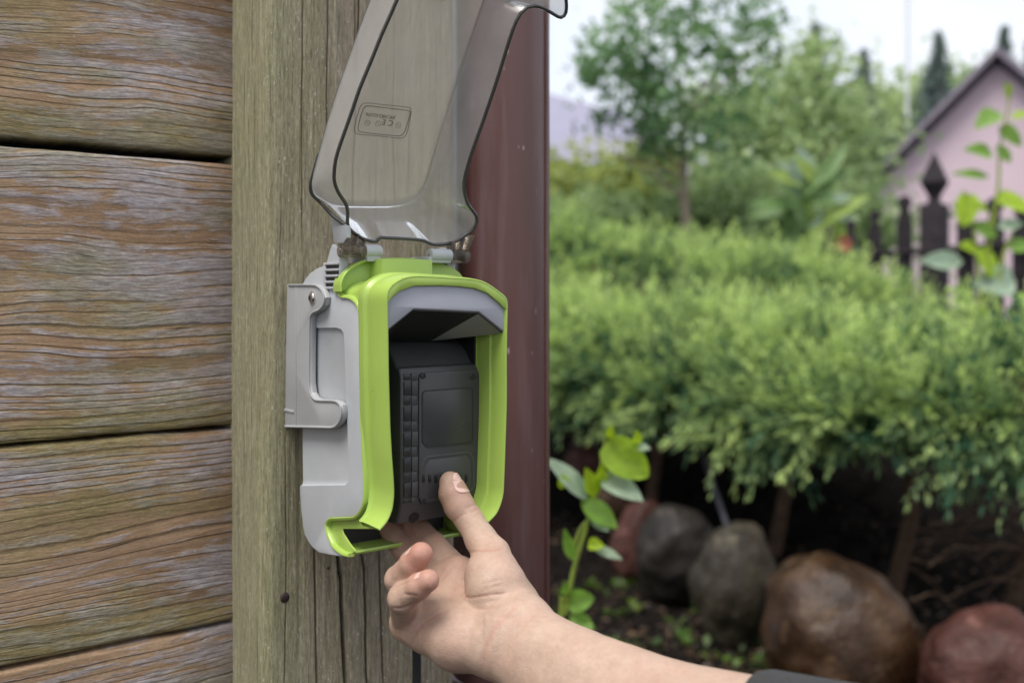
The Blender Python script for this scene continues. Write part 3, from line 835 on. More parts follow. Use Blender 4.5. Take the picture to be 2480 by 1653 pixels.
# grey hood inside the arch
ho = [(938, 799), (937, 745), (941, 732), (950, 720), (969, 704), (1004, 692), (1065, 691), (1111, 693), (1151, 698), (1180, 709), (1209, 731), (1224, 748), (1225, 810), (1161, 754), (1002, 747)]
fo = face(ho, yb + 0.002)
fo = [(x, z + 0.0012) if i < 13 and i > 0 else (x, z) for i, (x, z) in enumerate(fo)]
nb = len(fo)
bk = []
for i, (x, z) in enumerate(fo):
    if i in (0, 12): bk.append((x, z - 0.004))
    elif i in (13, 14): bk.append((x * 0.6, z - 0.022))
    else: bk.append((x, z))
V = [(x, yb + 0.002, z) for x, z in fo] + [(x, -0.085, z) for x, z in bk]
Fq = [tuple(range(nb)), tuple(range(2 * nb - 1, nb - 1, -1))] + [(i, i + nb, (i + 1) % nb + nb, (i + 1) % nb) for i in range(nb)]
bm = bmesh.new(); vs = [bm.verts.new(v) for v in V]
for f in Fq: bm.faces.new([vs[i] for i in f])
bmesh.ops.recalc_face_normals(bm, faces=bm.faces[:]); bm.verts.ensure_lookup_table()
fe = [e for e in bm.edges if all(v.co.y < yb + 0.003 for v in e.verts)]
bevel_bm(bm, fe, 0.0006, 2)
hood = bobj('hood', bm, M_HOOD, st, True, 25)
# broad front face of the arch above the hood
ao = [(936, 722), (938, 705), (949, 688), (975, 672), (1004, 667), (1050, 668), (1093, 671), (1130, 673), (1152, 676), (1178, 684), (1209, 705), (1228, 722), (1230, 748), (1225, 749), (1209, 732), (1180, 709), (1151, 698), (1111, 693), (1065, 691), (1004, 692), (969, 704), (950, 720), (941, 732), (938, 746), (935, 746)]
prism('arch_face', face(ao, yb + 0.0002), 'y', yb + 0.0002, yb + 0.006, M_GREEN, frame, 0.0004)
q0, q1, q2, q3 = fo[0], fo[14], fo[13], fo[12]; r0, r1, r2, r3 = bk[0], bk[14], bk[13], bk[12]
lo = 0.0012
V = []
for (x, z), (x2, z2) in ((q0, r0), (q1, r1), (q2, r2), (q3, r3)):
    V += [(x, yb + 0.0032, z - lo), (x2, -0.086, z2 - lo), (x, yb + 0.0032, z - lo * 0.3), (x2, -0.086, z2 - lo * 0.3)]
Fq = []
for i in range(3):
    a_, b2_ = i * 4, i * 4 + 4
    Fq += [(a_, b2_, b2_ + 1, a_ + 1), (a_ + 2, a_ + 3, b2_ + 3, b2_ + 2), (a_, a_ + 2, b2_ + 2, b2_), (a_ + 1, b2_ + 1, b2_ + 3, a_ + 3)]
mobj('bay_ceiling_shade', V, Fq, M_BATTD, hood, True, 20)  # dark sheet under the hood, its colour stands in for the bay's shade
cxx, czz = onY(1063, 836, -0.075)
for dz in (0, -0.0032):
    lathe('contact_stud', [(0.0012, 0), (0.0012, 0.0012), (0.0005, 0.0018)], M_COPPER, st, 12, Matrix.Translation((cxx, -0.0657, czz + dz)) @ Matrix.Rotation(math.radians(90), 4, 'X'))

# hinge barrels
yh = -0.083
def barrel(name, u0, u1, v0, v1, mat, parent, screw=False, r=0.0047):
    xa, za = onY(u0, v0, yh); xb, zb_ = onY(u1, v1, yh); z = (za + zb_) / 2
    M_ = Matrix.Translation((xa, yh, z)) @ Matrix.Rotation(math.radians(90), 4, 'Y')
    L = xb - xa
    o = lathe(name, [(r - 0.0008, 0), (r - 0.0002, 0.0002), (r, 0.0009), (r, L - 0.0009), (r - 0.0002, L - 0.0002), (r - 0.0008, L)], mat, parent, 28, M_)
    if screw:
        lathe('hinge_pin', [(0.0011, -0.0006), (0.0011, 0.0004), (0.0004, 0.0005)], M_STEEL, parent if parent is not st else o, 12, M_)
    return z
lid = empty('lid', (0, 0, 0), 0, st)
lid['label'] = 'clear smoky plastic lid swung up'
zl = barrel('hinge_barrel', 881, 920, 608, 609, M_GRAY, st)
zr2 = barrel('hinge_barrel', 1040, 1090, 618, 619, M_GRAY, st, True)
barrel('lid_knuckle', 823, 880.5, 606, 607, M_LIDARM, lid, True, 0.0050)
barrel('lid_knuckle', 1091, 1131, 620, 621, M_LIDARM, lid, False, 0.0050)
# hinge supports under the gray barrels
for (u0, u1, v) in ((884, 918, 608), (1034, 1088, 619)):
    xa, z = onY(u0, v, yh); xb, _ = onY(u1, v, yh)
    box('hinge_support', xa, xb, -0.0860, -0.060, 0.0205, z - 0.0005, M_GRAY, st, 0.0008)

# ---- smoky lid
AL = math.radians(27)
RY, RZ = -0.076, 0.030
PY, PZ = -0.049, 0.030
rimpx = [(966, 577), (940, 576), (917, 575), (914, 585), (884, 580), (866, 570), (851, 559), (842, 545), (842, 525), (842, 510), (838, 494), (828, 479), (818, 463), (810, 440), (809, 420), (812, 390), (820, 361), (830, 332), (850, 276), (872, 212), (899, 147), (925, 82), (945, 38), (962, -2), (985, -50), (1005, -85), (1040, -105),
         (1120, -112), (1230, -110), (1310, -100), (1352, -75), (1366, -40), (1371, 0), (1372, 20), (1369, 37), (1357, 43), (1335, 31), (1316, 20), (1292, 14), (1272, 21), (1256, 40), (1243, 70), (1228, 116), (1202, 200), (1170, 294), (1141, 375), (1127, 425), (1123, 450), (1126, 473), (1134, 496), (1143, 508), (1152, 520), (1155, 534), (1149, 551),
         (1138, 562), (1125, 571), (1107, 583), (1088, 589), (1066, 592), (1047, 592), (1033, 585), (1019, 581)]
panpx = [(920, 500), (880, 500), (840, 499), (800, 494), (775, 480), (757, 468), (751, 452), (752, 432), (760, 400), (774, 345), (802, 250), (835, 153), (870, 58), (892, 0), (910, -45), (930, -85), (970, -105), (1050, -110), (1130, -108), (1180, -90), (1192, -55), (1178, -15), (1150, 70), (1100, 225), (1060, 350), (1040, 415), (1030, 446), (1012, 475), (985, 492), (950, 499)]
NR = 200
rim3 = np.array([onTilt(u, v, AL, RY, RZ) for u, v in rimpx])
pan3 = np.array([onTilt(u, v, AL, PY, PZ) for u, v in panpx])
def ring(P, n):
    """closed resample by direction about its centre, so both rings line up"""
    Q = np.array(smooth_path(P, 5, True)); return resample(Q, n, True)
R3 = ring(rim3, NR); P3 = ring(pan3, NR)
# match the rings by shared landmarks (fractions of length at left-bottom, top-left, top-right, right-bottom)
def landmark(P3_, Q): return int(np.argmin(np.linalg.norm(P3_ - np.array(Q), axis=1)))
rl = [landmark(R3, onTilt(u, v, AL, RY, RZ)) for u, v in ((966, 577), (842, 530), (810, 430), (985, -50), (1352, -75), (1292, 14), (1124, 450), (1149, 551))]
pl = [landmark(P3, onTilt(u, v, AL, PY, PZ)) for u, v in ((920, 500), (775, 480), (752, 440), (910, -45), (1186, -80), (1172, 0), (1030, 446), (1005, 481))]
def piece(P, idx, m):
    out = []
    for a, b in zip(idx, idx[1:] + [idx[0] + NR]):
        seg = np.array([P[j % NR] for j in range(a, max(b, a + 1) + 1)])
        out.append(resample(seg, m + 1)[:-1])
    return np.vstack(out)
R3 = piece(R3, rl, 22); P3 = piece(P3, pl, 22); NN = len(R3)
nrm = np.array([0, math.cos(AL), math.sin(AL)])              # from rim towards the panel
cen = P3.mean(0)
levels = [R3]
for f in (0.25, 0.5, 0.72): levels.append(R3 * (1 - f) + P3 * f)
# round the corner into the panel
inw = (cen - P3); inw -= np.outer(inw @ nrm, nrm); inw /= np.linalg.norm(inw, axis=1)[:, None]
levels.append(P3 - nrm * 0.0045); levels.append(P3 - nrm * 0.0018 + inw * 0.0007); levels.append(P3 + inw * 0.0025); levels.append(P3 + inw * 0.006)
def strip(lv):
    V = np.vstack(lv); Fq = []
    for a in range(len(lv) - 1):
        for i in range(NN):
            j = (i + 1) % NN
            Fq.append((a * NN + i, a * NN + j, (a + 1) * NN + j, (a + 1) * NN + i))
    return V, Fq
V, Fq = strip(levels[:6])
lw = mobj('lid_wall', V, Fq, M_LIDSIDE, lid, True, None)
V, Fq = strip(levels[5:]); V = V.tolist()
last = len(V) - NN
V.append(list(levels[-1].mean(0))); c0 = len(V) - 1
Fq += [(last + i, last + (i + 1) % NN, c0) for i in range(NN)]
lpnl = mobj('lid_panel', V, Fq, M_LID, lid, True, None)
rr = [tuple(p) for p in R3] + [tuple(R3[0])]
tube('lid_rim', rr, 0.00125, M_RIM, lid, 8, False)
tube('lid_corner_edge', [onTilt(u, v, AL, PY, PZ) for u, v in ((770, 372), (756, 425), (751, 452), (757, 472), (778, 492))] + [onTilt(u, v, AL, (PY + RY) / 2, RZ) for u, v in ((806, 522),)] + [onTilt(841, 547, AL, RY, RZ)], [0.0005, 0.0008, 0.0010, 0.0012, 0.0013, 0.0014, 0.0014], M_RIM, lid, 8, True, 4)
# inner edge bead where the panel starts
e3 = P3 - nrm * 0.0006 + inw * 0.0012
tube('lid_edge_bead', [tuple(p) for p in e3] + [tuple(e3[0])], 0.0004, M_EMB, lid, 5, False)
# hinge arms: three webs each side from the knuckles to the lid floor
def web(u0, v0, u1, v1, yA, yB):
    a = Vector((onY(u0, v0, yh)[0], yA, onY(u0, v0, yh)[1])); b_ = Vector((onY(u1, v1, yh + 0.006)[0], yB, onY(u1, v1, yh + 0.006)[1]))
    V = []
    for p, w in ((a, 0.004), (b_, 0.006)):
        for sx_ in (-0.0005, 0.0005):
            for sy_ in (-w, w): V.append((p.x + sx_, p.y + sy_, p.z))
    Fq = [(0, 1, 3, 2), (4, 6, 7, 5), (0, 4, 5, 1), (2, 3, 7, 6), (0, 2, 6, 4), (1, 5, 7, 3)]
    mobj('hinge_web', V, Fq, M_LIDARM, lid, False)
for (a, b_, c_, d_) in ((833, 600, 838, 555), (852, 596, 856, 568), (872, 598, 874, 578), (1094, 612, 1086, 585), (1109, 612, 1112, 578), (1124, 612, 1134, 570)):
    web(a, b_, c_, d_, yh, yh + 0.004)
# little stiffening ribs on the lid floor by the right hinge
for (u0, v0, u1, v1) in ((1097, 540, 1134, 566), (1071, 552, 1110, 582), (1056, 562, 1088, 586)):
    a = onTilt(u0, v0, AL, -0.060, 0.03); b_ = onTilt(u1, v1, AL, RY + 0.002, RZ)
    tube('floor_rib', [a, b_], 0.0006, M_LIDARM, lid, 6)
# latch hole at the far end
a = onTilt(1066, -12, AL, PY - 0.002, PZ)
lathe('latch_hole_ring', [(0.0035, 0), (0.0048, 0.0004), (0.0048, 0.001), (0.0035, 0.0012)], M_RIM, lid, 20, Matrix.Translation(a) @ Matrix.Rotation(-AL + math.radians(90), 4, 'X'))
# embossed plate outline, lettering and moulding clocks (upside down, as the lid is raised)
def pan(u, v, off=0.0006): return np.array(onTilt(u, v, AL, PY, PZ)) - nrm * off
def outline(px_, r_=0.00022):
    P = smooth_path([pan(u, v) for u, v in px_], 4, True); P.append(P[0]); tube('embossed_outline', [tuple(p) for p in P], r_, M_EMB, lid, 5, False)
outline([(886, 249), (920, 252), (985, 259), (994, 266), (994, 278), (985, 320), (977, 331), (965, 334), (920, 329), (872, 325), (860, 320), (858, 308), (866, 275), (873, 256)])
outline([(893, 256), (920, 259), (985, 267), (992, 273), (990, 284), (980, 316), (972, 326), (960, 328), (925, 325), (880, 320), (868, 316), (867, 304), (874, 278), (882, 259)], 0.00028)
def emb_text(body, u, v, h, ang=180):
    cu = bpy.data.curves.new('lettering', 'FONT'); cu.body = body; cu.size = h; cu.align_x = 'CENTER'; cu.align_y = 'CENTER'; cu.extrude = 0.0001
    t = bpy.data.objects.new('tmp', cu); COL.objects.link(t); bpy.context.view_layer.update()
    me = bpy.data.meshes.new_from_object(t.evaluated_get(bpy.context.evaluated_depsgraph_get()))
    bpy.data.objects.remove(t, do_unlink=True)
    me.materials.append(M_EMB)
    o = link(bpy.data.objects.new('lettering', me), lid)
    o.matrix_local = Matrix.Translation(pan(u, v)) @ Matrix.Rotation(math.radians(90) + AL, 4, 'X') @ Matrix.Rotation(math.radians(ang), 4, 'Z')
emb_text('JHC10E2.02.076', 921, 280, 0.0034)
emb_text('C E', 938, 296, 0.0058)
for (u, v) in ((889, 297), (915, 299), (964, 303)):
    c_ = pan(u, v); ax = np.array([1, 0, 0]); ay = np.cross(nrm, ax)
    P = [c_ + (ax * math.cos(w) + ay * math.sin(w)) * 0.0019 for w in np.linspace(0, 2 * math.pi, 17)]
    tube('date_ring', [tuple(p) for p in P], 0.00016, M_EMB, lid, 4, False)
    tube('date_arrow', [tuple(c_ - ax * 0.0009 - ay * 0.0009), tuple(c_ + ax * 0.0009 + ay * 0.0009)], 0.0002, M_EMB, lid, 4)
# cable
cp = [(0.030, -0.052, -0.170), (0.031, -0.050, -0.21), (0.0322, -0.048, -0.26), (0.0335, -0.046, -0.32), (0.034, -0.045, -0.40), (0.033, -0.040, -0.75), (0.034, -0.045, -1.06)]
lathe('cable_gland', [(0.0052, -0.022), (0.0058, -0.018), (0.0062, 0.0), (0.0062, 0.006)], M_CABLE, st, 20, Matrix.Translation((0.030, -0.052, -0.176)))
tube('power_cable', cp, 0.0033, M_CABLE, st, 14, True, 5)

# ================================================================ BATTERY PACK
bt = empty('battery_pack', ROOT, TH)
tag(bt, 'charcoal slide-in battery pack held inside the charging station bay', 'battery')
yf = -0.112
bx0 = onY(972, 1000, yf)[0]; bx1 = onY(1186, 1000, yf)[0]
zF1 = onY(1000, 903, yf)[1]; zF0 = onY(1000, 1218, yf)[1]; zB0 = onY(1000, 1272, yf)[1]; zB1 = onY(1000, 866, yf)[1]
# body: side profile with a rounded shoulder and a chamfered foot
bprof = [(-0.0665, zB1 + 0.010), (-0.085, zB1 + 0.010), (-0.092, zB1 + 0.007), (-0.099, zB1 + 0.001), (-0.1045, zB1 - 0.006), (-0.1085, zF1 + 0.003), (yf + 0.001, zF1 - 0.002), (yf + 0.001, zF0), (yf + 0.0065, zB0 + 0.001), (-0.100, zB0), (-0.0665, zB0)]
prism('body', bprof, 'x', bx0, bx1, M_BATT, bt, 0.0022, 3, 30)
cw = bx1 - bx0
# raised centre panel and recessed label frame
cx0, cx1 = bx0 + 0.0135, bx1 - 0.0095
prism('front_panel', [(cx0, zF1 - 0.0035), (cx0 + 0.003, zF1), (cx1 - 0.003, zF1), (cx1, zF1 - 0.0035), (cx1, zF0 + 0.003), (cx1 - 0.003, zF0 - 0.0005), (cx0 + 0.003, zF0 - 0.0005), (cx0, zF0 + 0.003)], 'y', yf - 0.0006, yf + 0.002, M_BATT, bt, 0.0005)
lx0, lz1 = onY(1021, 946, yf); lx1, lz0 = onY(1143, 1070, yf)
lab = [(lx0, lz0 + 0.004), (lx0, lz1 - 0.0015), (lx0 + 0.0015, lz1), (lx1 - 0.0015, lz1), (lx1, lz1 - 0.0015), (lx1, lz0 + 0.0015), (lx1 - 0.0015, lz0), (lx0 + 0.004, lz0)]
prism('label_plate', lab, 'y', yf - 0.0010, yf + 0.001, M_BATTP, bt, 0.0003)
sweep('label_frame', resample(lab, 60, True), [(-0.0005, 0), (-0.0005, 0.0005), (0.0003, 0.0005), (0.0003, 0)], lambda p, h: (p[0], yf - 0.0007 - h, p[1]), M_BATTD, bt, closed=True)
# side ribs: blocks in two columns each side
edges_ = [903, 921, 957, 981, 1019, 1044, 1081, 1105, 1141, 1166, 1203, 1218]
for i in range(len(edges_) - 1):
    za = onY(1000, edges_[i], yf)[1]; zb2 = onY(1000, edges_[i + 1], yf)[1]
    lo = (i % 2 == 0)
    dd = 0.0002 if lo else 0.0007
    box('grip_block', bx0 + 0.0022, bx0 + 0.0076, yf - dd + 0.0006, yf + 0.003, zb2 + 0.0004, za - 0.0004, M_BATTD, bt, 0.0004)
    box('grip_block', bx0 + 0.0081, cx0 - (0.0012 if lo else 0.0006), yf - dd + 0.0004, yf + 0.003, zb2 + 0.0002, za - 0.0002, M_BATT, bt, 0.0003)
    box('grip_block', cx1 + 0.0008, bx1 - 0.0024, yf - dd + 0.0006, yf + 0.003, zb2 + 0.0003, za - 0.0003, M_BATTD, bt, 0.0004)
RY90 = Matrix.Rotation(math.radians(90), 4, 'X')
for (u, v) in ((1023, 909), (1143, 911), (1023, 1212), (1143, 1207)):
    x_, z_ = onY(u, v, yf)
    sc_ = lathe('case_screw', [(0.0021, -0.0004), (0.0021, 0.0007), (0.0016, 0.0009), (0.0014, 0.0004), (0.0003, 0.0004)], M_BATTD, bt, 16, Matrix.Translation((x_, yf - 0.0004, z_)) @ RY90)
# oval screw wells on shoulder and foot
for (u, v, yy, tilt) in ((1001, 866, -0.1000, 38), (1137, 868, -0.1000, 38), (1003, 1253, yf + 0.0047, -20.7), (1135, 1250, yf + 0.0047, -20.7)):
    x_, z_ = onY(u, v, yy)
    Mw = Matrix.Translation((x_, yy, z_)) @ Matrix.Rotation(math.radians(90 - tilt), 4, 'X')
    lathe('screw_well', [(0.0036, -0.003), (0.0038, 0.0002), (0.0034, 0.0003), (0.0032, 0.0001), (0.0003, 0.0001)], M_BLACK, bt, 20, Mw)
# grip recess with slots near the foot
gx0, gz1 = onY(1021, 1110, yf); gx1, gz0 = onY(1145, 1194, yf)
gr = [(gx0, gz0 + 0.004), (gx0, gz1 - 0.006), (gx0 + 0.004, gz1), (gx1 - 0.004, gz1), (gx1, gz1 - 0.005), (gx1, gz0 + 0.005), (gx1 - 0.005, gz0), (gx0 + 0.004, gz0)]
sweep('grip_frame', resample(gr, 80, True), [(-0.0004, -0.0006), (-0.0004, 0.0002), (0.0005, 0.0004), (0.0014, 0.0002), (0.0020, -0.0006)], lambda p, h: (p[0], yf - 0.0006 - h, p[1]), M_BATT, bt, closed=True)
prism('grip_panel', [(x * 0.9 + 0.1 * (gx0 + gx1) / 2, z * 0.9 + 0.1 * (gz0 + gz1) / 2) for x, z in gr], 'y', yf - 0.0008, yf + 0.001, M_BATT, bt, 0.0002)
for k in range(8):
    u = 1023 + k * 14.8
    x_, z_ = onY(u + 0.5, 1157, yf)
    box('grip_slot', x_ - 0.0010, x_ + 0.0010, yf - 0.0016, yf, z_ - 0.0026, z_ + 0.0026, M_BLACK, bt, 0.0006)

# ================================================================ PERSON: right hand and forearm
def depthY(u, y0):
    x, _ = onY(u, 1000, y0); return float((OW + DX * x + DY * y0)[1])
dB = depthY(1086, -0.1135)                     # battery face under the thumb
J = {   # photo pixel, distance from the camera, radius
    'tt': (1091, 1168, dB - 0.0095, 0.0076), 't1': (1098, 1194, dB - 0.0120, 0.0098), 't1b': (1112, 1224, dB - 0.0145, 0.0101), 't2': (1138, 1260, dB - 0.018, 0.0092), 't3': (1164, 1304, dB - 0.028, 0.0103), 't4': (1190, 1345, dB - 0.038, 0.0122),
    'th': (1192, 1392, dB - 0.050, 0.0168), 'th2': (1203, 1425, dB - 0.056, 0.0180), 'cm': (1232, 1478, dB - 0.052, 0.0180),
    'im': (1108, 1398, 0.664, 0.0125), 'ip': (1046, 1318, 0.690, 0.0092), 'id': (1004, 1270, 0.706, 0.0082), 'it': (985, 1245, 0.712, 0.0072),
    'mm': (1062, 1420, 0.668, 0.0120), 'mp': (982, 1330, 0.694, 0.0092), 'md': (938, 1272, 0.706, 0.0082), 'mt': (922, 1248, 0.708, 0.0072),
    'rm': (1018, 1462, 0.656, 0.0115), 'rp': (967, 1403, 0.622, 0.0088), 'rd': (1000, 1364, 0.612, 0.0082), 'rt': (1020, 1341, 0.607, 0.0073),
    'pm': (992, 1506, 0.642, 0.0110), 'pp': (974, 1448, 0.607, 0.0087), 'pd': (1014, 1420, 0.598, 0.0076), 'pt': (1038, 1405, 0.594, 0.0066),
    'hy': (1040, 1512, 0.630, 0.0145), 'he': (1110, 1545, 0.614, 0.0160), 'pc': (1095, 1465, 0.654, 0.0135), 'pc2': (1150, 1490, 0.642, 0.0165),
    'w1': (1265, 1510, 0.606, 0.0160), 'f0a': (1320, 1556, 0.590, 0.0175), 'f0b': (1284, 1625, 0.588, 0.0170), 'w2': (1190, 1566, 0.604, 0.0150), 'wc': (1225, 1540, 0.606, 0.0185),
    'f1a': (1407, 1607, 0.573, 0.0195), 'f1b': (1370, 1690, 0.570, 0.0195), 'f2a': (1618, 1702, 0.538, 0.0225), 'f2b': (1550, 1800, 0.535, 0.0250), 'f3a': (1960, 1806, 0.480, 0.0275), 'f3b': (1930, 1890, 0.478, 0.0290)}
JP = {k: np.array(px(a, b, c)) for k, (a, b, c, r) in J.items()}; JR = {k: v[3] for k, v in J.items()}
VOX = 0.00095
allp = np.array([JP[k] for k in JP]); pad = 0.034
g0 = allp.min(0) - pad; g1 = allp.max(0) + pad
g1[0] = min(g1[0], px(1960, 1700, 0.48)[0] - 0.004)
dim = np.ceil((g1 - g0) / VOX).astype(int)
SD = np.full(dim, 0.05, np.float32)
def cone(a, b, ra, rb, k, flat=None, target=None):
    """tapered capsule blended into the field over its own neighbourhood; flat=(direction, factor) squeezes it"""
    T = SD if target is None else target
    m = max(ra, rb) * (1.0 if flat is None else 1.3) + k + 3 * VOX
    lo = np.maximum(((np.minimum(a, b) - m - g0) / VOX).astype(int), 0); hi = np.minimum(((np.maximum(a, b) + m - g0) / VOX).astype(int) + 1, dim)
    if (hi <= lo).any(): return
    ax = [g0[i] + VOX * np.arange(lo[i], hi[i]) for i in range(3)]
    X, Y, Z = np.meshgrid(*ax, indexing='ij')
    P = np.stack([X, Y, Z], -1) - a
    ab = b - a; L2 = float(ab @ ab) + 1e-12
    t = np.clip((P @ ab) / L2, 0, 1)
    Q = P - t[..., None] * ab
    if flat is not None:
        n = np.array(flat[0], float); n /= np.linalg.norm(n)
        Q = Q + (1 / flat[1] - 1) * (Q @ n)[..., None] * n
    d = np.linalg.norm(Q, axis=-1) - (ra + (rb - ra) * t)
    if flat is not None: d *= min(1, flat[1]) if flat[1] < 1 else 1
    s = T[lo[0]:hi[0], lo[1]:hi[1], lo[2]:hi[2]]
    h = np.clip(0.5 + 0.5 * (s - d) / k, 0, 1)
    s[...] = s * (1 - h) + d * h - k * h * (1 - h)
def C(a, b, k=0.006, **kw): cone(JP[a], JP[b], JR[a], JR[b], k, **kw)
# palm and forearm
for names in (('f3a', 'f2a', 'f1a', 'f0a', 'w1'), ('f3b', 'f2b', 'f1b', 'f0b', 'w2')):
    T = np.full(dim, 0.05, np.float32)
    for a, b in zip(names, names[1:]): C(a, b, 0.002, target=T)
    h = np.clip(0.5 + 0.5 * (SD - T) / 0.022, 0, 1)
    SD[...] = SD * (1 - h) + T * h - 0.022 * h * (1 - h)
for a, b in (('w1', 'wc'), ('wc', 'w2'), ('w1', 'cm'), ('w2', 'he'), ('wc', 'pc2'), ('cm', 'pc2'), ('he', 'pc2')): C(a, b, 0.008)
for a, b in (('he', 'hy'), ('hy', 'pm'), ('pc', 'pc2'), ('pc', 'im'), ('pc', 'mm'), ('pc', 'rm'), ('pc', 'hy'), ('im', 'mm'), ('mm', 'rm'), ('rm', 'pm'), ('he', 'rm')): C(a, b, 0.009)
C('cm', 'th2', 0.008)
TT = np.full(dim, 0.05, np.float32)
for a, b, k_ in (('cm', 'th2', 0.004), ('th2', 'th', 0.004), ('th', 't4', 0.005), ('t4', 't3', 0.003), ('t3', 't2', 0.0025), ('t2', 't1b', 0.003), ('t1b', 't1', 0.002), ('t1', 'tt', 0.002)): C(a, b, k_, target=TT)
h = np.clip(0.5 + 0.5 * (SD - TT) / 0.0035, 0, 1)
SD[...] = SD * (1 - h) + TT * h - 0.0035 * h * (1 - h)
# fingers: each chain is built alone, then joined with a tight blend so neighbours stay separate
def chain(names, kj=0.0014, kk=0.0016):
    T = np.full(dim, 0.05, np.float32)
    for a, b in zip(names, names[1:]): C(a, b, kj, target=T)
    # joint bulges
    for nme in names[1:-1]:
        cone(JP[nme], JP[nme] + 1e-4, JR[nme] * 1.02, JR[nme] * 1.02, kj, target=T)
    h = np.clip(0.5 + 0.5 * (SD - T) / kk, 0, 1)
    SD[...] = SD * (1 - h) + T * h - kk * h * (1 - h)
chain(('im', 'ip', 'id', 'it')); chain(('mm', 'mp', 'md', 'mt')); chain(('rm', 'rp', 'rd', 'rt')); chain(('pm', 'pp', 'pd', 'pt'))

def surface_nets(D):
    ins = D < 0
    s = ins[:-1, :-1, :-1].astype(np.int8)
    tot = np.zeros(s.shape, np.int8)
    for i in (0, 1):
        for j in (0, 1):
            for k in (0, 1):
                tot += ins[i:ins.shape[0] - 1 + i, j:ins.shape[1] - 1 + j, k:ins.shape[2] - 1 + k]
    act = (tot > 0) & (tot < 8)
    idx = np.argwhere(act); vid = np.full(act.shape, -1, np.int32); vid[act] = np.arange(len(idx))
    acc = np.zeros((len(idx), 3)); cnt = np.zeros(len(idx))
    cs = [(i, j, k) for i in (0, 1) for j in (0, 1) for k in (0, 1)]
    val = {c: D[idx[:, 0] + c[0], idx[:, 1] + c[1], idx[:, 2] + c[2]] for c in cs}
    for c in cs:
        for ax_ in range(3):
            if c[ax_] == 0:
                e = list(c); e[ax_] = 1; e = tuple(e)
                a, b = val[c], val[e]; m = (a < 0) != (b < 0)
                t = np.where(m, a / np.where(m, a - b, 1), 0)
                p = np.array(c, float)[None, :] + np.eye(3)[ax_][None, :] * t[:, None]
                acc[m] += p[m]; cnt[m] += 1
    V = idx + acc / cnt[:, None]
    Q = []
    for ax_ in range(3):
        o1, o2 = [(1, 2), (2, 0), (0, 1)][ax_]
        sl0 = [slice(None)] * 3; sl1 = [slice(None)] * 3
        sl0[ax_] = slice(0, -1); sl1[ax_] = slice(1, None)
        ch = ins[tuple(sl0)] != ins[tuple(sl1)]
        e = np.argwhere(ch); inside = ins[tuple(sl0)][ch]
        ok = (e[:, o1] > 0) & (e[:, o2] > 0) & (e[:, o1] < act.shape[o1]) & (e[:, o2] < act.shape[o2]) & (e[:, ax_] < act.shape[ax_])
        e, inside = e[ok], inside[ok]
        def at(d1, d2):
            q = e.copy(); q[:, o1] -= d1; q[:, o2] -= d2
            return vid[q[:, 0], q[:, 1], q[:, 2]]
        q = np.stack([at(1, 1), at(0, 1), at(0, 0), at(1, 0)], 1)
        q[~inside] = q[~inside][:, ::-1]
        Q.append(q[(q >= 0).all(1)])
    return V, np.vstack(Q)
HVv, HF = surface_nets(SD)
HVv = HVv * VOX + g0
# light smoothing keeps the joints soft without losing the finger shapes
E_ = np.vstack([HF[:, [0, 1]], HF[:, [1, 2]], HF[:, [2, 3]], HF[:, [3, 0]]])
deg = np.zeros(len(HVv)); np.add.at(deg, E_[:, 0], 1); np.add.at(deg, E_[:, 1], 1)
def lap(V):
    A = np.zeros_like(V); np.add.at(A, E_[:, 0], V[E_[:, 1]]); np.add.at(A, E_[:, 1], V[E_[:, 0]])
    return A / deg[:, None]
for _ in range(3):
    HVv = HVv + 0.5 * (lap(HVv) - HVv); HVv = HVv - 0.3 * (lap(HVv) - HVv) * 0.6
def vnormals(V):
    n = np.cross(V[HF[:, 2]] - V[HF[:, 0]], V[HF[:, 3]] - V[HF[:, 1]])
    N = np.zeros_like(V)
    for c_ in range(4): np.add.at(N, HF[:, c_], n)
    return N / (np.linalg.norm(N, axis=1)[:, None] + 1e-12)
HN = vnormals(HVv)
cam0 = np.array([0, 0, H])
if ((HN * (HVv - HVv.mean(0))).sum(1)).mean() < 0:
    HF = HF[:, ::-1]; HN = -HN
facing = (HN * (cam0 - HVv)).sum(1) > 0
U = CX + F * HVv[:, 0] / HVv[:, 1]; W = HV - F * (HVv[:, 2] - H) / HVv[:, 1]
def z4(*pts): return [(880 + x / 2.835, 1100 + y / 2.835) for x, y in pts]
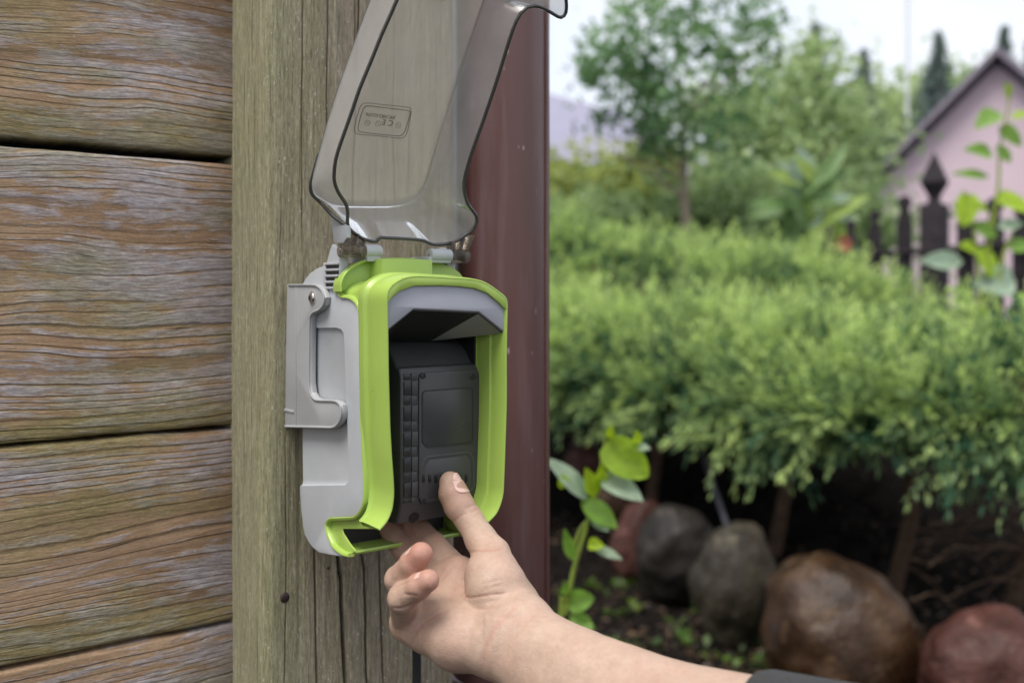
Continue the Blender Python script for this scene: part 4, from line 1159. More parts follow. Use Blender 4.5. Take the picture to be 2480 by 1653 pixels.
creases = [(z4((725, 672), (800, 655), (900, 648), (962, 640)), 3.0, 0.0009, 0), (z4((770, 640), (850, 610), (930, 590)), 2.2, 0.0003, 0), (z4((760, 600), (840, 570), (915, 545)), 2.2, 0.0003, 0),
           (z4((610, 470), (660, 430), (700, 400)), 2.5, 0.0005, 0), (z4((700, 372), (745, 352), (775, 345)), 2.0, 0.0005, 0), (z4((740, 400), (780, 378), (800, 385)), 2.0, 0.0005, 0), (z4((755, 425), (800, 405), (815, 410)), 2.0, 0.0004, 0),
           (z4((690, 860), (692, 930), (706, 978), (770, 978), (860, 965), (980, 950)), 2.6, 0.0010, 0), (z4((700, 1048), (800, 1060), (900, 1045), (990, 1015)), 3.0, 0.0005, 0), (z4((840, 1010), (900, 1005), (960, 995)), 2.2, 0.0003, 0), (z4((830, 930), (900, 905), (960, 890)), 2.2, 0.0003, 0), (z4((810, 890), (890, 870), (950, 860)), 2.0, 0.0003, 0),
           (z4((825, 1480), (830, 1380), (870, 1250), (940, 1140), (1060, 1030)), 6.0, 0.0007, 0), (z4((870, 1200), (930, 1110), (1000, 1050)), 2.6, 0.0004, 0),
           (z4((655, 865), (625, 940), (595, 1020)), 3.2, 0.0006, 0), (z4((345, 1290), (365, 1220), (420, 1150), (500, 1100), (575, 1065)), 3.2, 0.0009, 0), (z4((290, 1215), (330, 1140), (375, 1030)), 3.0, 0.0008, 0),
           (z4((200, 1052), (270, 1055), (370, 1015)), 2.8, 0.0010, 0), (z4((270, 960), (310, 962), (370, 968)), 2.4, 0.0007, 0), (z4((165, 915), (230, 905), (330, 870)), 2.5, 0.0005, 0),
           (z4((545, 845), (600, 780), (650, 745)), 3.0, 0.0006, 0)]
red = np.zeros(len(HVv)); disp = np.zeros(len(HVv))
for pts, sg, dep, _ in creases:
    P = resample(smooth_path(pts, 4), 40)
    bb = (U > P[:, 0].min() - 20) & (U < P[:, 0].max() + 20) & (W > P[:, 1].min() - 20) & (W < P[:, 1].max() + 20) & facing
    ii = np.where(bb)[0]
    if not len(ii): continue
    dd = np.sqrt(((np.stack([U[ii], W[ii]], 1)[:, None, :] - P[None]) ** 2).sum(-1))
    am = dd.argmin(1); dmin = dd.min(1)
    fade = np.sin(np.pi * np.clip((am + 2) / 43, 0, 1)) ** 0.5
    g = np.exp(-(dmin / sg) ** 2) * fade
    disp[ii] = np.maximum(disp[ii], dep * g); red[ii] = np.maximum(red[ii], 0.42 * g * min(1, dep / 0.0009))
HVv = HVv - HN * disp[:, None]
HVv += HN * (0.00025 * fbm(HVv * np.array([260, 260, 260]), 2) + 0.0008 * fbm(HVv * 70, 2))[:, None]
# natural redness of finger pads, knuckles and palm
def near(k, r): return np.exp(-(np.linalg.norm(HVv - JP[k], axis=1) / r) ** 2)
for k, r, a in (('rt', 0.016, 0.68), ('pt', 0.015, 0.6), ('rd', 0.014, 0.38), ('pd', 0.014, 0.3), ('t1', 0.014, 0.38), ('tt', 0.01, 0.2), ('pm', 0.018, 0.22), ('rm', 0.022, 0.28), ('mm', 0.022, 0.32), ('im', 0.020, 0.30), ('md', 0.02, 0.45), ('id', 0.02, 0.45), ('mp', 0.02, 0.3), ('ip', 0.02, 0.3), ('pc', 0.025, 0.22), ('hy', 0.022, 0.10), ('th', 0.016, 0.08)):
    red = np.maximum(red, a * near(k, r))
person = empty('person', px(1437, 1670, 0.56))
tag(person, 'bare right hand and forearm with dark sleeve, gripping the battery pack', 'person')
po = np.array(person.location)
npobj('arm_and_hand', HVv - po, HF, M_SKIN, person, True, None, np.stack([red, red * 0, red * 0], 1))
# nails
def nail(name, tip, nxt, outdir, ln, wd, rad, back=0.25):
    t = (JP[tip] - JP[nxt]); t /= np.linalg.norm(t)
    o_ = np.array(outdir, float); o_ -= t * (o_ @ t); o_ /= np.linalg.norm(o_)
    s = np.cross(t, o_)
    c = JP[tip]; V, Fq = [], []
    slope = (JR[nxt] - JR[tip]) / np.linalg.norm(JP[tip] - JP[nxt])
    nu, nv = 13, 11
    for thick in (0.00035, -0.0008):
        for i in range(nu):
            a = i / (nu - 1); l = -back * ln + a * ln
            ww = wd * (1 - 0.35 * max(0, (a - 0.72) / 0.28) ** 2) * (1 - 0.25 * max(0, (0.25 - a) / 0.25) ** 2)
            for j in range(nv):
                b_ = -1 + 2 * j / (nv - 1)
                ang = b_ * ww / rad
                endc = -0.0016 * a ** 4 - 0.0004 * (1 - a) ** 2
                V.append(c + t * (l - 0.12 * ln * b_ * b_ * (1 if a > 0.6 else -0.4)) + (o_ * math.cos(ang) + s * math.sin(ang)) * (rad + thick + endc + slope * max(0.0, -l)) - po)
    n1 = nu * nv
    for i in range(nu - 1):
        for j in range(nv - 1):
            q = (i * nv + j, i * nv + j + 1, (i + 1) * nv + j + 1, (i + 1) * nv + j)
            Fq.append(q); Fq.append(tuple(n1 + w for w in q[::-1]))
    bd = [i * nv for i in range(nu)] + [(nu - 1) * nv + j for j in range(1, nv)] + [i * nv + nv - 1 for i in range(nu - 2, -1, -1)] + [j for j in range(nv - 2, 0, -1)]
    for a, b_ in zip(bd, bd[1:] + bd[:1]): Fq.append((a, b_, n1 + b_, n1 + a))
    o = mobj(name, V, Fq, M_NAILF, person, True, 50)
    return o
nail('thumb_nail', 'tt', 't1', (0.80, -0.52, 0.28), 0.0150, 0.0058, 0.0080, 0.68)
nail('finger_nail', 'rt', 'rd', (-0.50, -0.10, 0.80), 0.0110, 0.0042, 0.0074, 0.72)
nail('finger_nail', 'pt', 'pd', (-0.45, -0.12, 0.85), 0.0100, 0.0038, 0.0067, 0.72)
# sleeve
def sleeve():
    c0 = (JP['f3a'] + JP['f3b']) / 2; c1 = (JP['f2a'] + JP['f2b']) / 2
    t = c1 - c0; t /= np.linalg.norm(t)
    up = JP['f2a'] - JP['f2b']; up -= t * (up @ t); up /= np.linalg.norm(up); sd = np.cross(t, up)
    cut_ = np.array(px(1830, 1640, 0.50))
    l0 = ((cut_ - c0) @ t)
    V, Fq, seg = [], [], 64
    prof_ = [(-0.40, 0.004, 0.004), (-0.40, 0.052, 0.048), (-0.25, 0.048, 0.044), (-0.05, 0.043, 0.039), (l0 - 0.012, 0.0405, 0.0355), (l0 - 0.003, 0.0400, 0.0350), (l0, 0.0390, 0.0340), (l0 - 0.001, 0.0375, 0.0325), (l0 - 0.02, 0.036, 0.031)]
    k = len(prof_)
    for l, ra, rb in prof_:
        for i in range(seg):
            a = 2 * math.pi * i / seg
            w = 1 + 0.02 * math.sin(3 * a + l * 40) + 0.012 * math.sin(7 * a)
            V.append(c0 + t * l + (up * math.cos(a) * ra + sd * math.sin(a) * rb) * w - po)
    for a in range(k - 1):
        for i in range(seg):
            j = (i + 1) % seg
            Fq.append((a * seg + i, a * seg + j, (a + 1) * seg + j, (a + 1) * seg + i))
    o = mobj('sleeve', V, Fq, M_CLOTH, person, True, 60)
    return o
sleeve()['label'] = 'dark grey fabric sleeve hem on the forearm'

# ================================================================ GARDEN: ground
rng = np.random.RandomState(11)
_fx = np.array([-30, -1.0, 0.19, 0.744, 1.01, 1.35, 1.8, 4.0, 40.0]); _fy = np.array([5.4, 4.95, 4.6, 3.9, 3.25, 2.85, 2.6, 2.3, 2.0])
def bed_line(X): return np.interp(X, _fx, _fy)
def sstep(t): t = np.clip(t, 0, 1); return t * t * (3 - 2 * t)
def gz(X, Y):
    X = np.asarray(X, float); Y = np.asarray(Y, float)
    b = 0.46 * sstep((Y - bed_line(X) - 0.5) / 1.0)
    q = np.stack([X * 2.2, Y * 2.2, X * 0], -1)
    return b + 0.05 * fbm(q, 4) * np.clip(1.5 - np.abs(Y) / 40, 0, 1)
def ground():
    ax = np.r_[-200, -80, -30, -14, -8, np.arange(-5, 7, 0.09), 8, 14, 30, 80, 200]
    ay = np.r_[-60, -20, -6, -2, np.arange(0, 8, 0.09), 9, 11, 14, 20, 40, 90, 240]
    X, Y = np.meshgrid(ax, ay, indexing='ij'); Z = gz(X, Y)
    idx = np.arange(X.size).reshape(X.shape)
    Fq = np.stack([idx[:-1, :-1], idx[1:, :-1], idx[1:, 1:], idx[:-1, 1:]], -1).reshape(-1, 4)
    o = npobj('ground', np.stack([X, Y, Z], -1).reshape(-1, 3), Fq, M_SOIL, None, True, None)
    tag(o, 'dark bare garden soil rising under the juniper', 'ground', None, 'structure')
ground()

# ---------------------------------------------------------------- boulders
def boulder(u, v, d, ru, rv, mat, label, seed, tilt=0.0, dep=0.9):
    bm = bmesh.new(); bmesh.ops.create_icosphere(bm, subdivisions=5, radius=1.0)
    V = np.array([tuple(w.co) for w in bm.verts])
    V = V * (1 + 0.75 * fbm(V * 1.1 + seed * 7.3, 3) + 0.07 * fbm(V * 5 + seed, 3))[:, None]
    V = np.sign(V) * np.abs(V) ** 0.92
    rx, rz = ru / F * d, rv / F * d
    V *= np.array([rx, rx * dep, rz])
    c_, s_ = math.cos(tilt), math.sin(tilt)
    V = np.stack([V[:, 0] * c_ - V[:, 2] * s_, V[:, 1], V[:, 0] * s_ + V[:, 2] * c_], 1)
    for w, q in zip(bm.verts, V): w.co = q
    o = bobj('boulder', bm, mat, None, True, None)
    o.location = px(u, v, d)
    tag(o, label, 'boulder', 'boulders edging the juniper bed')
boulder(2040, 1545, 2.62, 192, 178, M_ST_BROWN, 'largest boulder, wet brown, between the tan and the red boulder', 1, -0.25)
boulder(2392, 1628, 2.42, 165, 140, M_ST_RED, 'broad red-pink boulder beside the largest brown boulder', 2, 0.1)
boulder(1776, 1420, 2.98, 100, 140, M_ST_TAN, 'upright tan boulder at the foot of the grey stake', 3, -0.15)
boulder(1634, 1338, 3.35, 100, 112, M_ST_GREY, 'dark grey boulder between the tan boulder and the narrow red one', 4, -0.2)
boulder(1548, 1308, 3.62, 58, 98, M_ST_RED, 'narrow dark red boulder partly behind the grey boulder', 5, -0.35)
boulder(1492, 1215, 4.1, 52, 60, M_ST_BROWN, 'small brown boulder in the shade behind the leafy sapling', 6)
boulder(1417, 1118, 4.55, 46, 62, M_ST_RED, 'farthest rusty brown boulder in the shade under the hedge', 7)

# ---------------------------------------------------------------- foliage builders
def unit(v): return v / (np.linalg.norm(v, axis=-1, keepdims=True) + 1e-12)
def blades(C0, D, N, L, Wd, col_base, col_tip, fold=0.15):
    """diamond leaves, two triangles each; returns V, F, color"""
    n = len(C0); S = unit(np.cross(D, N)); N2 = unit(np.cross(S, D))
    L = np.asarray(L).reshape(-1, 1); Wd = np.asarray(Wd).reshape(-1, 1)
    a = C0; b = C0 + D * L * 0.45 + S * Wd / 2 + N2 * Wd * fold; c = C0 + D * L; d = C0 + D * L * 0.45 - S * Wd / 2 + N2 * Wd * fold
    V = np.stack([a, b, c, d], 1).reshape(-1, 3)
    Fq = np.arange(n * 4).reshape(n, 4)
    cb = np.broadcast_to(col_base, (n, 3)); ct = np.broadcast_to(col_tip, (n, 3))
    K = np.stack([cb, (cb + ct) / 2, ct, (cb + ct) / 2], 1).reshape(-1, 3)
    return V, Fq, K
def join(parts):
    V, Fq, K, o = [], [], [], 0
    for v, f, k in parts:
        V.append(v); Fq.append(f + o); K.append(k); o += len(v)
    return np.vstack(V), np.vstack(Fq), np.vstack(K)

# ---------------------------------------------------------------- juniper shrubs
def juniper(label, blobs, nsp, seed, droop):
    r = np.random.RandomState(seed)
    cs = np.array([np.array(px(u, v, d)) for (u, v, d, *_x) in blobs]); rs = np.array([b[3:6] for b in blobs])
    root = empty('juniper_shrub', (float(cs[:, 0].mean()), float(cs[:, 1].mean()), float(gz(cs[:, 0].mean(), cs[:, 1].mean()))))
    tag(root, label, 'shrub', 'spreading junipers above the boulders')
    ro = np.array(root.location)
    parts = []
    area = (rs[:, 0] * rs[:, 2]); pb = area / area.sum()
    for layer, frac, scale in ((0, 0.30, 0.84), (1, 0.70, 1.0)):
        n = int(nsp * frac)
        bi = r.choice(len(blobs), n * 3, p=pb)
        q = unit(r.normal(size=(n * 3, 3)))
        P = cs[bi] + q * rs[bi] * scale
        P = P * 1.0
        nn = unit(q / rs[bi])
        view = unit(np.array([0, 0, H]) - P)
        keep = ((nn * view).sum(1) > -0.35) & (nn[:, 2] > -0.75)
        ins = np.zeros(len(P), bool)
        for c_, rad in zip(cs, rs):
            ins |= ((((P - c_) / (rad * scale * 0.97)) ** 2).sum(1) < 1)
        keep &= ~ins
        keep &= fbm(P * 6.5 + 31, 2) > (-0.045 if layer else -1)
        P, nn = P[keep][:n], nn[keep][:n]
        # hummocks
        P = P + nn * (0.24 * fbm(P * 4.0, 3) + 0.15 * fbm(P * 12, 2))[:, None]
        low = np.clip(-nn[:, 2] + 0.15, 0, 1)
        base_d = unit(nn * 0.9 + np.array([0, -0.15, 0.32]) + r.normal(size=P.shape) * 0.45 + low[:, None] * np.array([0, -0.25, -1.1]) * droop)
        light = np.clip(0.52 + 1.9 * fbm(P * 8 + 3, 3) + 0.38 * (nn[:, 2] - 0.25), 0, 1) * (1.0 if layer else 0.45)  # up-facing sprays coloured lighter, painting in light from above; noise varies the growth
        # each spray: an arching axis with shoots to both sides
        n_ = len(P); axL = (0.06 + 0.17 * r.uniform(0, 1, n_) ** 2)[:, None] * (1.0 if layer else 0.8)
        sd_ = unit(np.cross(base_d, unit(r.normal(size=P.shape)))); up_ = np.cross(sd_, base_d)
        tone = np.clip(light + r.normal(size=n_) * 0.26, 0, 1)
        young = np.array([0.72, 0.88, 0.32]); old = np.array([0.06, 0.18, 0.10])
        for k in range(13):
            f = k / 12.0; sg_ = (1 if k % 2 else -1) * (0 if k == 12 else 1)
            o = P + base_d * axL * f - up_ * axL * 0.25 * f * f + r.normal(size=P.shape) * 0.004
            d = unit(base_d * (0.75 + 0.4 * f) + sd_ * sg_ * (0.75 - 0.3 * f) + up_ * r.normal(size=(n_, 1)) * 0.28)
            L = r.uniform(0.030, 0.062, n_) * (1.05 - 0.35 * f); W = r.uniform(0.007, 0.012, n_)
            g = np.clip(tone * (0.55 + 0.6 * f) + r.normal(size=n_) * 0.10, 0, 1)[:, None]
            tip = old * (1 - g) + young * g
            nrm_ = unit(r.normal(size=P.shape))
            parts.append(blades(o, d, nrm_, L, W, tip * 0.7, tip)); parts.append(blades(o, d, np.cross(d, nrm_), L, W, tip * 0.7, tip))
    V, Fq, K = join(parts)
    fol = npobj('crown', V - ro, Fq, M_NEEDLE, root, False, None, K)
    fol['kind'] = 'stuff'
    # woody inside
    core = []
    for i, (c_, rad) in enumerate(zip(cs, rs)):
        bm = bmesh.new(); bmesh.ops.create_icosphere(bm, subdivisions=3, radius=1.0)
        W_ = np.array([tuple(w.co) for w in bm.verts]); W_ = W_ * (0.72 + 0.3 * fbm(W_ * 3 + i, 3))[:, None]
        for w, q_ in zip(bm.verts, W_): w.co = c_ + q_ * rad - ro
        bobj('inner_branches', bm, M_TWIG, root, True, None)
    # stems to the ground
    for i in range(0, len(cs), 2):
        b_ = np.array([cs[i, 0] + 0.05, cs[i, 1] + 0.25, float(gz(cs[i, 0], cs[i, 1] + 0.25)) - 0.02])
        tube('stem', [b_ - ro, (b_ + cs[i]) / 2 + np.array([0.05, 0, 0]) - ro, cs[i] - ro], [0.03, 0.024, 0.012], M_TWIG, root, 8)
    return root
front = [(1180, 880, 4.85, .60, .46, .24), (1380, 890, 4.65, .46, .46, .215), (1560, 910, 4.3, .42, .46, .205), (1720, 930, 3.95, .38, .46, .195), (1880, 950, 3.65, .36, .44, .185), (2040, 985, 3.35, .32, .42, .18), (2190, 1005, 3.12, .30, .40, .155), (2340, 1005, 3.0, .29, .40, .15), (2500, 1000, 2.9, .34, .40, .15)]
back = [(1250, 700, 5.9, .70, .50, .36), (1430, 720, 5.7, .50, .50, .31), (1640, 735, 5.4, .52, .50, .24), (1820, 768, 5.0, .46, .46, .25), (1960, 800, 4.75, .40, .42, .23), (2090, 838, 4.5, .26, .34, .15), (2170, 835, 4.3, .16, .28, .10)]
juniper('bright green spreading juniper overhanging the boulders', front, 12000, 21, 1.0)
juniper('taller pale green juniper mound behind, in front of the dark pickets', back, 7500, 22, 0.3)

# ---------------------------------------------------------------- trees beyond
def tree(name, label, base, crown, n, leaf, c_lo, c_hi, trunk_r, seed, group='trees beyond the garden', clump=0.22, nclump=90, flat=0.0, mat=None):
    r = np.random.RandomState(seed)
    root = empty(name, base); tag(root, label, 'tree', group)
    bo = np.array(base)
    parts = []; w = np.array([c_[3] * c_[5] for c_ in crown]); w = w / w.sum()
    for i, c_ in enumerate(crown):
        cen_ = np.array(px(*c_[:3])); rad = np.array(c_[3:6])
        m = max(6, int(nclump * w[i])); nl = int(n * w[i])
        q = unit(r.normal(size=(m, 3))) * (r.uniform(0.15, 1, (m, 1)) ** 0.45)
        cc = cen_ + q * rad
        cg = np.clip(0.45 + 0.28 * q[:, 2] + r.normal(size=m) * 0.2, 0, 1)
        ci = r.randint(0, m, nl)
        P = cc[ci] + r.normal(size=(nl, 3)) * clump * rad.mean() * r.uniform(0.5, 1.4, (m, 1))[ci]
        d = unit(r.normal(size=(nl, 3)) + np.array([0, 0, -0.35])); nr = unit(r.normal(size=(nl, 3)) + np.array([0, 0, 0.8]))
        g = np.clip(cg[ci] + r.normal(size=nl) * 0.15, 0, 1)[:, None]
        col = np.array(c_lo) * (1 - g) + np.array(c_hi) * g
        L = leaf * r.uniform(0.6, 1.25, nl)
        parts.append(blades(P, d, nr, L, L * 0.75, col, col))
    V, Fq, K = join(parts)
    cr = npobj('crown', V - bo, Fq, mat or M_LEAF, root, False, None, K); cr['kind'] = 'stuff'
    top = np.array(px(*crown[0][:3])) - bo
    if trunk_r > 0:
        tube('trunk', [(0, 0, -0.1), top * 0.25 + np.array([trunk_r * 0.6, 0, 0]), top * 0.55, top * 0.95], [trunk_r * 1.25, trunk_r, trunk_r * 0.8, trunk_r * 0.3], M_BARK, root, 10, True, 3)
        for k in range(6):
            a = r.uniform(0, 6.28); s0 = top * r.uniform(0.45, 0.85); rad = np.array(crown[0][3:6])
            e = s0 + np.array([math.cos(a) * rad[0] * 0.7, math.sin(a) * rad[1] * 0.7, rad[2] * r.uniform(0.1, 0.6)])
            tube('limb', [s0, (s0 + e) / 2 + np.array([0, 0, 0.04 * rad[2]]), e], [trunk_r * 0.45, trunk_r * 0.3, trunk_r * 0.1], M_BARK, root, 6)
    return root
def base_at(u, d): X = (u - CX) / F * d; return (X, d, float(gz(X, d)))
tree('young_maple_tree', 'young maple with thin pale trunk and sky showing through its crown', base_at(1668, 9.0),
     [(1650, 150, 9.0, .95, .8, 1.05), (1560, 110, 8.9, .55, .5, .8), (1500, 210, 8.8, .36, .4, .40), (1440, 130, 8.9, .26, .4, .28), (1800, 80, 9.1, .45, .5, .5), (1650, 330, 9.0, .45, .4, .36), (1590, 290, 8.9, .36, .4, .3)], 3300, 0.085, (0.08, 0.17, 0.08), (0.26, 0.43, 0.16), 0.047, 31, clump=0.15, nclump=190)
tree('broad_leaf_tree', 'broad pale green tree right behind the young maple', base_at(1900, 13),
     [(1890, 380, 13, 1.3, 1.2, 1.25), (1800, 330, 13, .8, .9, .8), (1990, 400, 13.3, .8, .9, .8), (1960, 200, 13, .45, .45, .7), (1900, 500, 12.6, 1.4, 1, .7)], 9000, 0.13, (0.20, 0.30, 0.13), (0.50, 0.62, 0.28), 0.09, 32, clump=0.26, nclump=200)
tree('broad_leaf_tree', 'bushy tree against the left slope of the pink gable roof', base_at(2170, 28),
     [(2230, 340, 28, 2.2, 1.6, 1.7), (2100, 400, 28, 1.8, 1.6, 1.7), (2310, 270, 28.5, 1.3, 1.3, 1.1), (2150, 500, 27.5, 2.2, 1.5, 1.4)], 9000, 0.26, (0.20, 0.30, 0.12), (0.48, 0.60, 0.26), 0.1, 33, clump=0.26, nclump=160)
tree('yellow_green_tree', 'low yellow-green tree under the eave of the grey-roofed house', base_at(1420, 11.5),
     [(1400, 470, 11.5, .9, .7, .32), (1520, 470, 11.3, .7, .6, .36), (1320, 460, 11.7, .5, .6, .3), (1580, 430, 11.2, .4, .4, .35)], 7000, 0.10, (0.22, 0.27, 0.08), (0.50, 0.56, 0.16), 0.06, 34, clump=0.25, nclump=120)
tree('dark_understorey_tree', 'shaded dense shrubby tree behind the juniper mound', base_at(1640, 10.5),
     [(1480, 560, 10.5, .9, .6, .30), (1750, 520, 10.5, .9, .6, .42), (1920, 560, 10.2, .8, .6, .35), (2060, 560, 10.2, .6, .6, .4), (1360, 560, 10.8, .6, .5, .26)], 10000, 0.10, (0.13, 0.20, 0.09), (0.36, 0.48, 0.20), 0.05, 35, clump=0.26, nclump=150)
def conifer(u, v, d, h, r0, seed, label):
    r = np.random.RandomState(seed)
    top = np.array(px(u, v, d)); b = np.array(base_at(u, d))
    root = empty('conifer_tree', tuple(b)); tag(root, label, 'tree', 'conifers on the skyline')
    tz = top[2] - b[2]
    tube('trunk', [(0, 0, 0), (0, 0, tz * 0.6), (0, 0, tz * 0.98)], [0.12, 0.08, 0.015], M_BARK, root, 8)
    parts = []; nt = 26
    for i in range(nt):
        f = i / nt; zz = tz - h * f
        rad = 0.02 + r0 * f ** 1.1
        m = 9
        for k in range(m):
            a = r.uniform(0, 6.28); L = rad * r.uniform(0.6, 1.15)
            d0 = np.array([math.cos(a), math.sin(a), -0.25]); n = 22
            t = r.uniform(0, 1, n)[:, None]
            P = np.array([0, 0, zz]) + d0 * L * t + r.normal(size=(n, 3)) * 0.05
            dd = unit(d0 + r.normal(size=(n, 3)) * 0.8); nr = unit(r.normal(size=(n, 3)))
            col = np.array([0.15, 0.20, 0.18]) * r.uniform(0.7, 1.5, (n, 1))
            parts.append(blades(P, dd, nr, r.uniform(0.12, 0.26, n) * (0.35 + f), r.uniform(0.04, 0.08, n), col, col))
    V, Fq, K = join(parts)
    c_ = npobj('crown', V, Fq, M_NEEDLE, root, False, None, K); c_['kind'] = 'stuff'
conifer(1975, 66, 24, 4.0, 1.2, 41, 'tall narrow conifer rising above the broad pale green tree')
conifer(2092, 128, 27, 3.6, 1.4, 42, 'short conifer tip between the tall conifer and the thin pole')
conifer(2272, 88, 25, 3.4, 1.3, 43, 'conifer beside the pole, left of the pink gable')
conifer(2432, 70, 28, 4.0, 1.3, 44, 'conifer above the ridge of the pink gable')
conifer(2500, 95, 26, 4.0, 1.3, 45, 'conifer right of the gable ridge, partly out of view')
# far woods closing the horizon
def woods():
    r = np.random.RandomState(50); n = 26000
    X = r.uniform(-6, 26, n); Y = r.uniform(28, 36, n)
    topz = 1.5 + 2.6 + 1.6 * fbm(np.stack([X * 0.5, Y * 0 + 3, X * 0], -1), 3) * 2
    P = np.stack([X, Y, r.uniform(0.2, 1, n) * topz], 1)
    d = unit(r.normal(size=(n, 3))); nr = unit(r.normal(size=(n, 3)))
    g = np.clip(0.5 + 1.3 * fbm(P * 0.8, 3), 0, 1)[:, None]
    col = np.array([0.20, 0.28, 0.16]) * (1 - g) + np.array([0.42, 0.52, 0.32]) * g
    V, Fq, K = blades(P, d, nr, r.uniform(0.3, 0.6, n), r.uniform(0.25, 0.5, n), col, col)
    o = npobj('woodland', V, Fq, M_LEAF, None, False, None, K)
    tag(o, 'far-off leafy wood closing the horizon', 'woods', None, 'stuff')
woods()

# ---------------------------------------------------------------- houses
def pink_house():
    d = 20.0; a = px(2415, 142, d)
    root = empty('pink_house', (a.x, d, float(gz(a.x, d)))); root.rotation_euler = (0, 0, -0.45); tag(root, 'pink rendered house with a steep gable behind the dark picket fence', 'house')
    hz = a.z - root.location.z; hw = 3.5; ez = hz - hw * 1.02
    prism('gable_wall', [(-hw + 0.25, -0.3), (-hw + 0.25, ez + 0.1), (0, hz - 0.1), (hw - 0.25, ez + 0.1), (hw - 0.25, -0.3)], 'y', 0.0, 6.0, M_PINK, root, 0, angle=20)
    for s in (-1, 1):
        t = 0.14
        rf = prism('roof_slope', [(0, hz), (s * (hw + 0.25), ez - 0.25), (s * (hw + 0.25), ez - 0.25 + t), (0, hz + t * 1.3)], 'y', -0.35, 6.3, M_ROOF, root, 0, angle=20)
        prism('verge_board', [(0, hz + 0.02), (s * (hw + 0.22), ez - 0.21), (s * (hw + 0.22), ez - 0.10), (0, hz + 0.13)], 'y', -0.40, -0.352, M_DROOF, rf, 0, angle=20)
    w = box('window', 0.9, 2.0, -0.04, 0.05, 1.0, 2.2, M_GLASS, root, 0)
    for (x0, x1, z0, z1) in ((0.82, 0.9, 0.92, 2.28), (2.0, 2.08, 0.92, 2.28), (0.9, 2.0, 2.2, 2.28), (0.9, 2.0, 0.92, 1.0), (1.42, 1.48, 1.0, 2.2)):
        box('window_frame', x0, x1, -0.06, 0.04, z0, z1, M_POLE, w, 0)
pink_house()
def grey_house():
    e0 = px(1250, 385, 13.4); e1 = px(1575, 434, 16.2)
    root = empty('grey_roofed_house', (e0.x, e0.y, float(gz(e0.x, e0.y)))); tag(root, 'low house with a pale lavender-grey roof behind the maple', 'house')
    dirv = Vector((e1.x - e0.x, e1.y - e0.y, 0)); L = dirv.length; dirv.normalize()
    nv = Vector((-dirv.y, dirv.x, 0))
    if nv.y < 0: nv = -nv
    o = root.location
    def P(s, q, z): return tuple(Vector((e0.x, e0.y, 0)) + dirv * s + nv * q + Vector((0, 0, z)) - o)
    ze = e0.z; run = 3.4; rise = 2.05; t = 0.10; s0, s1 = -6.0, L + 4.5
    V = [P(s0, 0, ze), P(s1, 0, ze), P(s1, run, ze + rise), P(s0, run, ze + rise), P(s0, 0, ze + t), P(s1, 0, ze + t), P(s1, run, ze + rise + t), P(s0, run, ze + rise + t)]
    Fq = [(0, 1, 2, 3), (4, 7, 6, 5), (0, 4, 5, 1), (1, 5, 6, 2), (2, 6, 7, 3), (3, 7, 4, 0)]
    rf = mobj('roof', V, Fq, M_ROOF, root, False)
    V = [P(s0, -0.06, ze - 0.06), P(s1, -0.06, ze - 0.06), P(s1, -0.06, ze + 0.06), P(s0, -0.06, ze + 0.06), P(s0, -0.003, ze - 0.06), P(s1, -0.003, ze - 0.06), P(s1, -0.003, ze + 0.06), P(s0, -0.003, ze + 0.06)]
    mobj('gutter', V, Fq, M_DROOF, rf, False)
    V = [P(s0, 0.5, -0.1), P(s1 - 0.3, 0.5, -0.1), P(s1 - 0.3, 0.5, ze + 0.25), P(s0, 0.5, ze + 0.25), P(s0, run, -0.1), P(s1 - 0.3, run, -0.1), P(s1 - 0.3, run, ze + rise - 0.05), P(s0, run, ze + rise - 0.05)]
    mobj('wall', V, Fq, M_WALLW, root, False)
grey_house()
b_ = base_at(2198, 26); a = px(2198, -120, 26)
pole = tube('utility_pole', [(0, 0, -0.1), (0, 0, (a.z - b_[2]) * 0.5), (0, 0, a.z - b_[2])], [0.055, 0.05, 0.042], M_POLE, None, 12)
pole.location = b_
tag(pole, 'thin pale utility pole rising left of the pink gable', 'pole')

